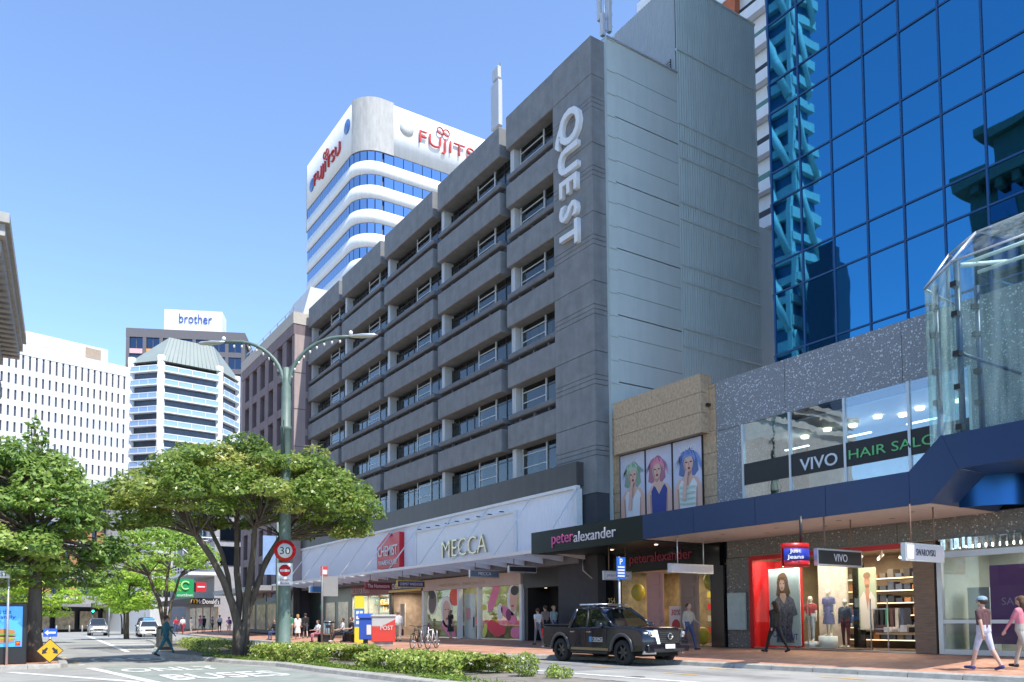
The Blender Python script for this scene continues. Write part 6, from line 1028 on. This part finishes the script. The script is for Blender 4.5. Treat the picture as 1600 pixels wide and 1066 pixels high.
bicycle('dark framed bicycle, left of two at the kerb', (15.96,31.1), -.8, blackm); bicycle('white framed bicycle, right of two at the kerb', (16.35,30.35), -.85, white, -.05)
for lab, x, y in (('steel hoop bicycle rack beside the dark bicycle',16.1,30.9),('steel hoop bicycle rack beside the white bicycle',16.5,30.2)):
    o = T('bicycle_rack', lab, 'rack', (x,y,.12), group='bicycle racks'); MB().tube([(x,y,.1),(x,y,.9),(x+.06,y+.12,.98),(x+.3,y+.6,.98),(x+.36,y+.7,.9),(x+.36,y+.7,.1)], .025, 7).build('hoop', steel, o); 
    for q in ((x,y),(x+.36,y+.7)): MB().lathe([(0,.135),(.06,.135),(.06,.125)], (q[0],q[1],0), 10).build('foot_plate', steel, o)
# roof antennas of the hotel
CAM_SCALE, CAM_LIFT = .81, .266
an = T('roof_antenna', 'pale panel antenna on the hotel parapet left of the name', 'antenna', (28,42.6,32.8)); apn = M('antenna_grey', (.55,.57,.6), .5, var=.04); bx('panel', 27.75, 28.05, 42.2, 43.15, 33.9, 37.0, apn, an, .03); bx('panel', 27.77, 28.03, 42.3, 43.0, 37.2, 38.0, apn, an, .03); MB().tube([(28.2,42.6,32.7),(28.2,42.6,38.5)], .05, 6).build('mast', steel, an); MB().tube([(27.9,42.45,33.9),(27.9,42.5,33.4),(28.2,42.6,33.1)], .02, 5).build('cable', blackm, an)
an2 = T('roof_antenna', 'cluster of panel antennas on a mast above the pale side wall', 'antenna', (28.5,32.6,33.3)); MB().tube([(28.6,32.6,33.2),(28.6,32.6,40)], .06, 6).build('mast', steel, an2)
for x, y, z0, z1 in ((28.35,32.5,33.9,35.2),(28.4,32.8,35.0,37.2),(28.75,32.4,34.2,36.8),(28.45,32.5,36.9,39)): bx('panel', x-.1, x+.12, y-.12, y+.12, z0, z1, apn, an2, .02)
for k in range(6): MB().tube([(28.6,32.6,33.6+.7*k),(28.95,32.35,33.9+.7*k)], .03, 5).build('bracket', steel, an2)
CAM_SCALE, CAM_LIFT = 1.0, 0.0
# far traffic signals and poles
def signal(label, x, y):
    s = T('traffic_signal', label, 'traffic light', (x,y,.1)); MB().tube([(x,y,0),(x,y,2.4)], .06, 6).build('pole', blackm, s); bx('signal_housing', x-.17, x+.17, y-.12, y+.12, 2.4, 3.5, blackm, s)
    for i, c in enumerate(((.02,.4,.25),(.12,.06,.01),(.12,.01,.01))): MB().lathe([(0,y-.13),(.11,y-.13),(.12,y-.2)], (x,0,2.6+.33*i), 12, axis='y').build('lens', flat('lens%d' % i, c, .3, emit=6 if i == 0 else 0), s)
signal('traffic signal showing green beyond the silver car', 10.2, 97)
for lab, x, y in (('yellow topped pole left of the taxi',10.3,84.5),('yellow topped pole behind the white taxi',13.4,84)): o = T('marker_pole', lab, 'pole', (x,y,.1), group='yellow topped poles'); MB().tube([(x,y,0),(x,y,3.0)], .07, 7).build('pole', M('pole_grey', (.2,.21,.22), .5), o); MB().tube([(x,y,3.0),(x,y,4.3)], .1, 7).build('yellow_sleeve', paint_y, o)
for i in range(5): o = tag(MB().lathe([(0,.1),(.09,.1),(.09,.9),(.06,.98),(0,1.0)], (8.2+1.5*i,118,0), 10).build('bollard', M('bollard_grey', (.5,.5,.48), .6), None), 'pale bollard across the street end, %s from the left' % ('first','second','third','fourth','fifth')[i], 'bollard', 'far bollards')
o = T('flag_banner', 'long blue banner hanging behind the stems of the large tree', 'banner', (13.2,42.5,.1)); MB().tube([(13.4,42.5,.1),(13.4,42.5,8.2)], .07, 8).build('pole', gpole, o); bx('banner_cloth', 12.6, 13.3, 42.48, 42.52, 3.9, 6.0, M('banner_blue', (.25,.38,.62), .7, var=.1), o)
li = box_at('litter_bin', 'dark litter bin beside the small island tree', 'bin', (7.0,38.6), 0); bx('bin_body', -.3, .3, -.3, .3, .12, 1.0, M('bin_dark', (.06,.065,.06), .6), li, .03); bx('bin_lid', -.33, .33, -.33, .33, 1.0, 1.1, blackm, li, .02); bx('leg', -.25, .25, -.25, .25, -.02, .12, blackm, li)
# ---------------------------------------------------------------- vehicles (front towards local -Y)
tyre = flat('tyre_rubber', (.02,.02,.02), .8); vgl = glass('car_glass', (.5,.58,.56), .12)
def wheel(t, x, y, r, rimm, sx, spokes=6):
    w = MB().lathe([(r*.6,-.11),(r*.95,-.12),(r,-.09),(r,.09),(r*.95,.12),(r*.6,.11)], (0,0,0), 28, axis='x'); o = w.build('wheel', tyre, t, (0,0,0)); o.location = (x,y,r); ORG[o] = Vector((0,0,0))
    MB().lathe([(r*.62,-.1),(r*.66,-.09),(r*.66,.09),(r*.62,.1),(r*.55,.02),(r*.55,-.02)], (0,0,0), 24, axis='x').build('rim', rimm, o); bx('hub', -.05, .05, -.08, .08, -.08, .08, rimm, o, .02)
    m = MB()
    for k in range(spokes):
        a = 2*PI*k/spokes; d = Vector((0,math.cos(a),math.sin(a))); n = Vector((0,-math.sin(a),math.cos(a))); m.prism([d*.05-n*.05+Vector((sx*.055,0,0)), d*r*.62-n*.025+Vector((sx*.075,0,0)), d*r*.62+n*.025+Vector((sx*.075,0,0)), d*.05+n*.05+Vector((sx*.055,0,0))], (-sx*.04,0,0))
    m.build('spokes', rimm, o); MB().lathe([(r*.6,0),(0,0)], (-sx*.03,0,0), 20, axis='x').build('brake_disc', blackm, o)
def shell(prof, hw, taper):      # side outline (y,z) skinned across the width with tumblehome and rounded plan corners
    n = len(prof); m = MB(); xs = [-1,-.93,-.6,0,.6,.93,1]; ymin, ymax = min(p[0] for p in prof), max(p[0] for p in prof); V = []
    for q in xs:
        for y, z in prof:
            w = hw*(1-taper*max(0,(z-.75))); e = 0
            if abs(q) > .9: pull = .05 if abs(q) == 1 else 0
            else: pull = 0
            bow = (1-q*q)*.07; yy = y - bow*max(0,1-(y-ymin)/.35) + .10*q*q*q*q*max(0,1-(y-ymin)/.7) + bow*.5*max(0,1-(ymax-y)/.3) - .05*q**4*max(0,1-(ymax-y)/.5)
            V.append((q*w, yy, z - pull*(1 if z > .7 else 0)))
    fs = [(i*n+k, i*n+(k+1) % n, (i+1)*n+(k+1) % n, (i+1)*n+k) for i in range(len(xs)-1) for k in range(n)] + [tuple(range(n)), tuple(range((len(xs)-1)*n, len(xs)*n))]
    m.add(V, fs, 0, False); return m
def arch(yc, r, zb, n=9, r2=None): return [(yc-r*math.cos(math.pi*i/n), zb+r*math.sin(math.pi*i/n)) for i in range(n+1)]
def pickup(label, loc, rz, paint):
    t = L(T('pickup_truck', label, 'pickup', (*loc,.0)), rz); hw = .915; dark = flat('trim_black', (.025,.025,.028), .55); chrome = M('chrome', (.6,.6,.62), .12, metal=1, var=0)
    prof = [(-2.58,.46),(-2.1,.42)] + arch(-1.6,.47,.44) + [(-1.05,.38),(1.0,.38)] + arch(1.55,.47,.44) + [(2.1,.5),(2.6,.52),(2.63,.72),(2.61,1.16),(2.55,1.2),(1.13,1.2),(1.1,1.15),(-.95,1.18),(-1.15,1.185),(-1.9,1.165),(-2.35,1.12),(-2.52,1.05),(-2.6,.92),(-2.62,.7)]
    b = shell(prof, hw, .05).build('body', paint, t, (0,0,0), .05, 4); b.modifiers[0].harden_normals = True; b.data.polygons.foreach_set('use_smooth', [True]*len(b.data.polygons))
    # cab
    B = [(-1.08,.84,1.1),(1.12,.84,1.1)]; m = MB(); lo = [(-.83,-1.12,1.17),(.83,-1.12,1.1),(.86,-.6,1.1),(.86,1.1,1.1),(-.86,1.1,1.1),(-.86,-.6,1.1)]; hi = [(-.6,-.22,1.72),(.6,-.22,1.72),(.67,-.1,1.75),(.67,.92,1.74),(-.67,.92,1.74),(-.67,-.1,1.75)]; top = [(-.5,-.1,1.79),(.5,-.1,1.79),(.56,.0,1.81),(.56,.85,1.79),(-.56,.85,1.79),(-.56,.0,1.81)]
    m.add(hi+top, [(i,(i+1)%6,6+(i+1)%6,6+i) for i in range(6)] + [tuple(range(6,12))], 0, True); m.build('roof', paint, t)
    def pil(a, c, w, nm='pillar', mat=None): MB().tube([a, c], w, 6).build(nm, mat or paint, t)
    for s in (-1,1):
        pil((s*.82,-1.12,1.16),(s*.62,-.2,1.73),.05); pil((s*.85,.18,1.1),(s*.67,.28,1.74),.045,'pillar',dark); pil((s*.86,1.08,1.1),(s*.67,.9,1.74),.075); pil((s*.67,-.2,1.745),(s*.67,.92,1.745),.04)
        for pts in ([(-.92,1.18),(.13,1.18),(.22,1.7),(-.2,1.7)], [(.24,1.18),(1.0,1.18),(.86,1.7),(.34,1.7)]):
            P_ = [(s*(.858-.185*(z-1.1)/.64), y, z) for y, z in pts]; MB().add(P_, [(0,1,2,3)]).build('side_window', vgl, t)
        for yy, nm in ((-.86,'front_door'),(.2,'rear_door')): bx('door_seam', s*hw-.006 if s > 0 else -hw-.003, s*hw+.003 if s > 0 else -hw+.006, yy, yy+.012, .48, 1.1, dark, t)
        for yy in (.02,.9): bx('door_handle', s*.905-.03, s*.905+.03, yy-.1, yy+.08, .98, 1.02, chrome, t, .008)
        mr = MB().ball((s*1.02,-.78,1.2), (.13,.07,.1), 10).build('mirror', paint, t); MB().tube([(s*.88,-.76,1.16),(s*.98,-.77,1.18)], .025, 6).build('mirror_arm', dark, mr)
        for yc in (-1.6,1.55): m = MB(); m.tube([(s*(hw+.0), yc-.5*math.cos(math.pi*i/14), .43+.5*math.sin(math.pi*i/14)) for i in range(15)], .055, 7); m.build('wheel_flare', M('flare_dark', (.05,.05,.055), .35, var=0), t)
        for yc in (-1.6,1.55): wheel(t, s*.8, yc, .385, M('rim_black', (.03,.03,.032), .3, var=0), s)
        bx('side_step', s*.86-.09, s*.86+.09, -.95, .95, .33, .38, dark, t, .015)
        bx('lower_trim', s*hw-.01, s*hw+.012, -.95, .95, .42, .5, chrome if False else M('sill_tan', (.25,.17,.08), .3, var=.1), t)
        hl = MB().prism([(s*.88,-2.3,1.07),(s*.57,-2.6,1.05),(s*.53,-2.655,.86),(s*.89,-2.42,.9)], (0,-.03,.0)).build('headlight', flat('headlight_clear', (.75,.78,.8), .08, spec=1), t); MB().ball((s*.68,-2.56,.96), .07, 8).build('headlight_lens', chrome, hl)
        fl_ = MB().lathe([(.085,-2.6),(.07,-2.615),(0,-2.6)], (s*.7,0,.56), 12, axis='y').build('fog_light', chrome, t); MB().prism([(s*.86,-2.45,.36),(s*.5,-2.63,.36),(s*.52,-2.64,.43),(s*.84,-2.48,.46)], (0,-.03,0)).build('skid_strip', chrome, t)
        bx('tail_light', s*.86-.05, s*.86+.05, 2.56, 2.64, .78, 1.1, flat('lamp_red', (.5,.02,.02), .2), t); bx('bed_rail', s*.86-.045, s*.86+.045, 1.15, 2.58, 1.2, 1.24, dark, t)
        MB().tube([(s*.6,-.1,1.86),(s*.6,.85,1.85)], .018, 6).build('roof_rail', steel, t)
    for y in (0,.4,.75): MB().tube([(-.68,y,1.88),(.68,y,1.88)], .022, 6).build('roof_bar', steel, t)
    MB().add([(-.8,-1.1,1.18),(.8,-1.1,1.18),(.61,-.22,1.72),(-.61,-.22,1.72)], [(0,1,2,3)]).build('windscreen', vgl, t); MB().add([(-.82,1.1,1.14),(.82,1.1,1.14),(.62,.93,1.71),(-.62,.93,1.71)], [(0,1,2,3)]).build('rear_window', vgl, t)
    bx('dashboard', -.76, .76, -1.0, -.7, 1.0, 1.17, dark, t)
    for s in (-.38,.38): 
        for y in (.0,.75): bx('seat', s-.24, s+.24, y, y+.14, 1.0, 1.42, M('seat_grey', (.08,.08,.085), .8), t, .03); bx('headrest', s-.12, s+.12, y+.02, y+.11, 1.45, 1.6, M('seat_grey', (.08,.08,.085), .8), t, .02)
    gr = MB().prism([(-.46,-2.65,1.06),(.46,-2.65,1.06),(.38,-2.69,.68),(-.38,-2.69,.68)], (0,.04,0)).build('grille', flat('grille_black', (.012,.012,.013), .3), t)
    for k in range(6): bx('grille_bar', -.38, .38, -2.695, -2.68, .70+.058*k, .717+.058*k, M('grille_grey', (.14,.14,.15), .3, metal=.6, var=0), gr)
    for s in (-1,1): MB().prism([(s*.56,-2.62,1.07),(s*.46,-2.67,1.07),(s*.38,-2.71,.66),(s*.47,-2.68,.66)], (0,.03,0)).build('grille_wing', chrome, t)
    MB().tube([(.08*math.cos(a),-2.72,.88+.09*math.sin(a)) for a in [2*PI*i/16 for i in range(17)]], .014, 5).build('badge_ring', chrome, gr); bx('badge_bar', -.12, .12, -2.73, -2.715, .865, .895, chrome, gr)
    bx('bumper', -.82, .82, -2.67, -2.5, .4, .64, paint, t, .05); bx('bumper_intake', -.6, .6, -2.685, -2.66, .44, .52, dark, t); pt = bx('number_plate', -.19, .19, -2.72, -2.7, .52, .65, wsm, t); text('plate_lettering', 'NAC 540', (0,-2.725,.585), .07, bk_, pt, face='-y', w=.3, ext=.001) if False else None
    bx('tailgate', -.8, .8, 2.62, 2.66, .62, 1.14, paint, t); bx('rear_bumper', -.85, .85, 2.6, 2.76, .45, .6, chrome, t, .02); bx('bed_cover', -.8, .8, 1.16, 2.56, 1.16, 1.215, dark, t); bx('underbody', -.7, .7, -2.3, 2.3, .28, .6, flat('under_black', (.01,.01,.01), .9), t)
    bx('door_logo', -hw-.006, -hw-.002, -.16, -.02, .68, .85, flat('logo_blue', (.05,.25,.55), .4), t)
    text('door_lettering', 'CEILINGS', (-hw-.006,-.45,.78), .11, wsm, t, w=.5, ext=.002, face='-x'); bx('door_line', -hw-.006, -hw-.003, -.7, -.2, .69, .705, wsm, t)
    return t
# text on the left flank reads towards the front (-Y)
navyp = M('pickup_blue_black', (.004,.006,.014), .2, var=0, clear=.5, spec=.45)
pickup('black double-cab pickup with roof bars parked at the kerb', (17.2,19.72), -.03, navyp)
def car(name, label, loc, rz, paint, Lh, H, hood, group, sign=False):
    t = L(T(name, label, 'car', (*loc,0), group=group), rz); h = Lh/2; hw = .88; dark = flat('trim_black', (.025,.025,.028), .55)
    prof = [(-h,.35),(-h*.8,.25)] + arch(-h*.6,.4,.3,7) + [(-h*.3,.25),(h*.35,.25)] + arch(h*.6,.4,.3,7) + [(h*.82,.28),(h,.4),(h*.99,.95),(h*.8,1.0),(-h*.35,1.0),(-h*.55,hood),(-h*.92,hood-.12),(-h,.7)]
    shell(prof, hw, .05).build('body', paint, t, (0,0,0), .04, 2)
    lo = [(-.8,-h*.45,.98),(.8,-h*.45,.98),(.82,h*.85,.98),(-.82,h*.85,.98)]; hi = [(-.6,-h*.12,H-.05),(.6,-h*.12,H-.05),(.6,h*.6,H-.06),(-.6,h*.6,H-.06)]
    MB().add(hi+[(x*.85,y*.95+.02,z+.05) for x,y,z in hi], [(0,1,5,4),(1,2,6,5),(2,3,7,6),(3,0,4,7),(4,5,6,7)], 0, True).build('roof', paint, t)
    for i, nm in enumerate(('windscreen','side_window','rear_window','side_window')): MB().add([lo[i],lo[(i+1)%4],hi[(i+1)%4],hi[i]], [(0,1,2,3)]).build(nm, flat('car_dark_glass', (.03,.04,.05), .06), t)
    for i in range(4): MB().tube([lo[i],hi[i]], .045, 5).build('pillar', paint, t)
    for s in (-1,1):
        for y in (-h*.6,h*.6): wheel(t, s*.76, y, .33, steel, s, 5)
        bx('headlight', s*.62-.16, s*.62+.16, -h-.03, -h+.15, .62, .76, flat('headlight_clear', (.75,.78,.8), .08, spec=1), t, .03); MB().ball((s*.98,-h*.35,1.03), (.11,.06,.08), 8).build('mirror', paint, t); bx('tail_light', s*.7-.1, s*.7+.1, h-.05, h+.02, .75, .95, flat('lamp_red', (.5,.02,.02), .2), t)
    bx('grille', -.42, .42, -h-.07, -h, .56, .72, dark, t); bx('bumper', -.75, .75, -h-.09, -h+.1, .3, .5, paint, t, .04); bx('number_plate', -.2, .2, -h-.11, -h-.09, .38, .5, wsm, t)
    if sign: bx('roof_sign', -.5, .5, -.15, .15, H+.02, H+.24, flat('taxi_blue', (.08,.35,.6), .4), t, .04)
    return t
silver = M('silver_paint', (.4,.4,.4), .25, metal=.7, var=0, clear=.6); whp = M('white_car_paint', (.75,.75,.74), .25, var=0, clear=.6)
car('car', 'silver four-wheel drive car approaching on the left', (10.2,92.5), -.06, silver, 4.7, 1.8, 1.12, 'cars up the street'); car('car', 'white taxi with a blue roof sign approaching', (13.2,80.5), -.1, whp, 4.5, 1.5, .95, 'cars up the street', True); car('car', 'dark car mostly hidden behind the white taxi', (14.2,88), -.1, M('dark_car_paint', (.02,.022,.03), .25, var=0, clear=.6), 4.6, 1.85, 1.1, 'cars up the street')
bpy.data.scenes.remove(TMP)
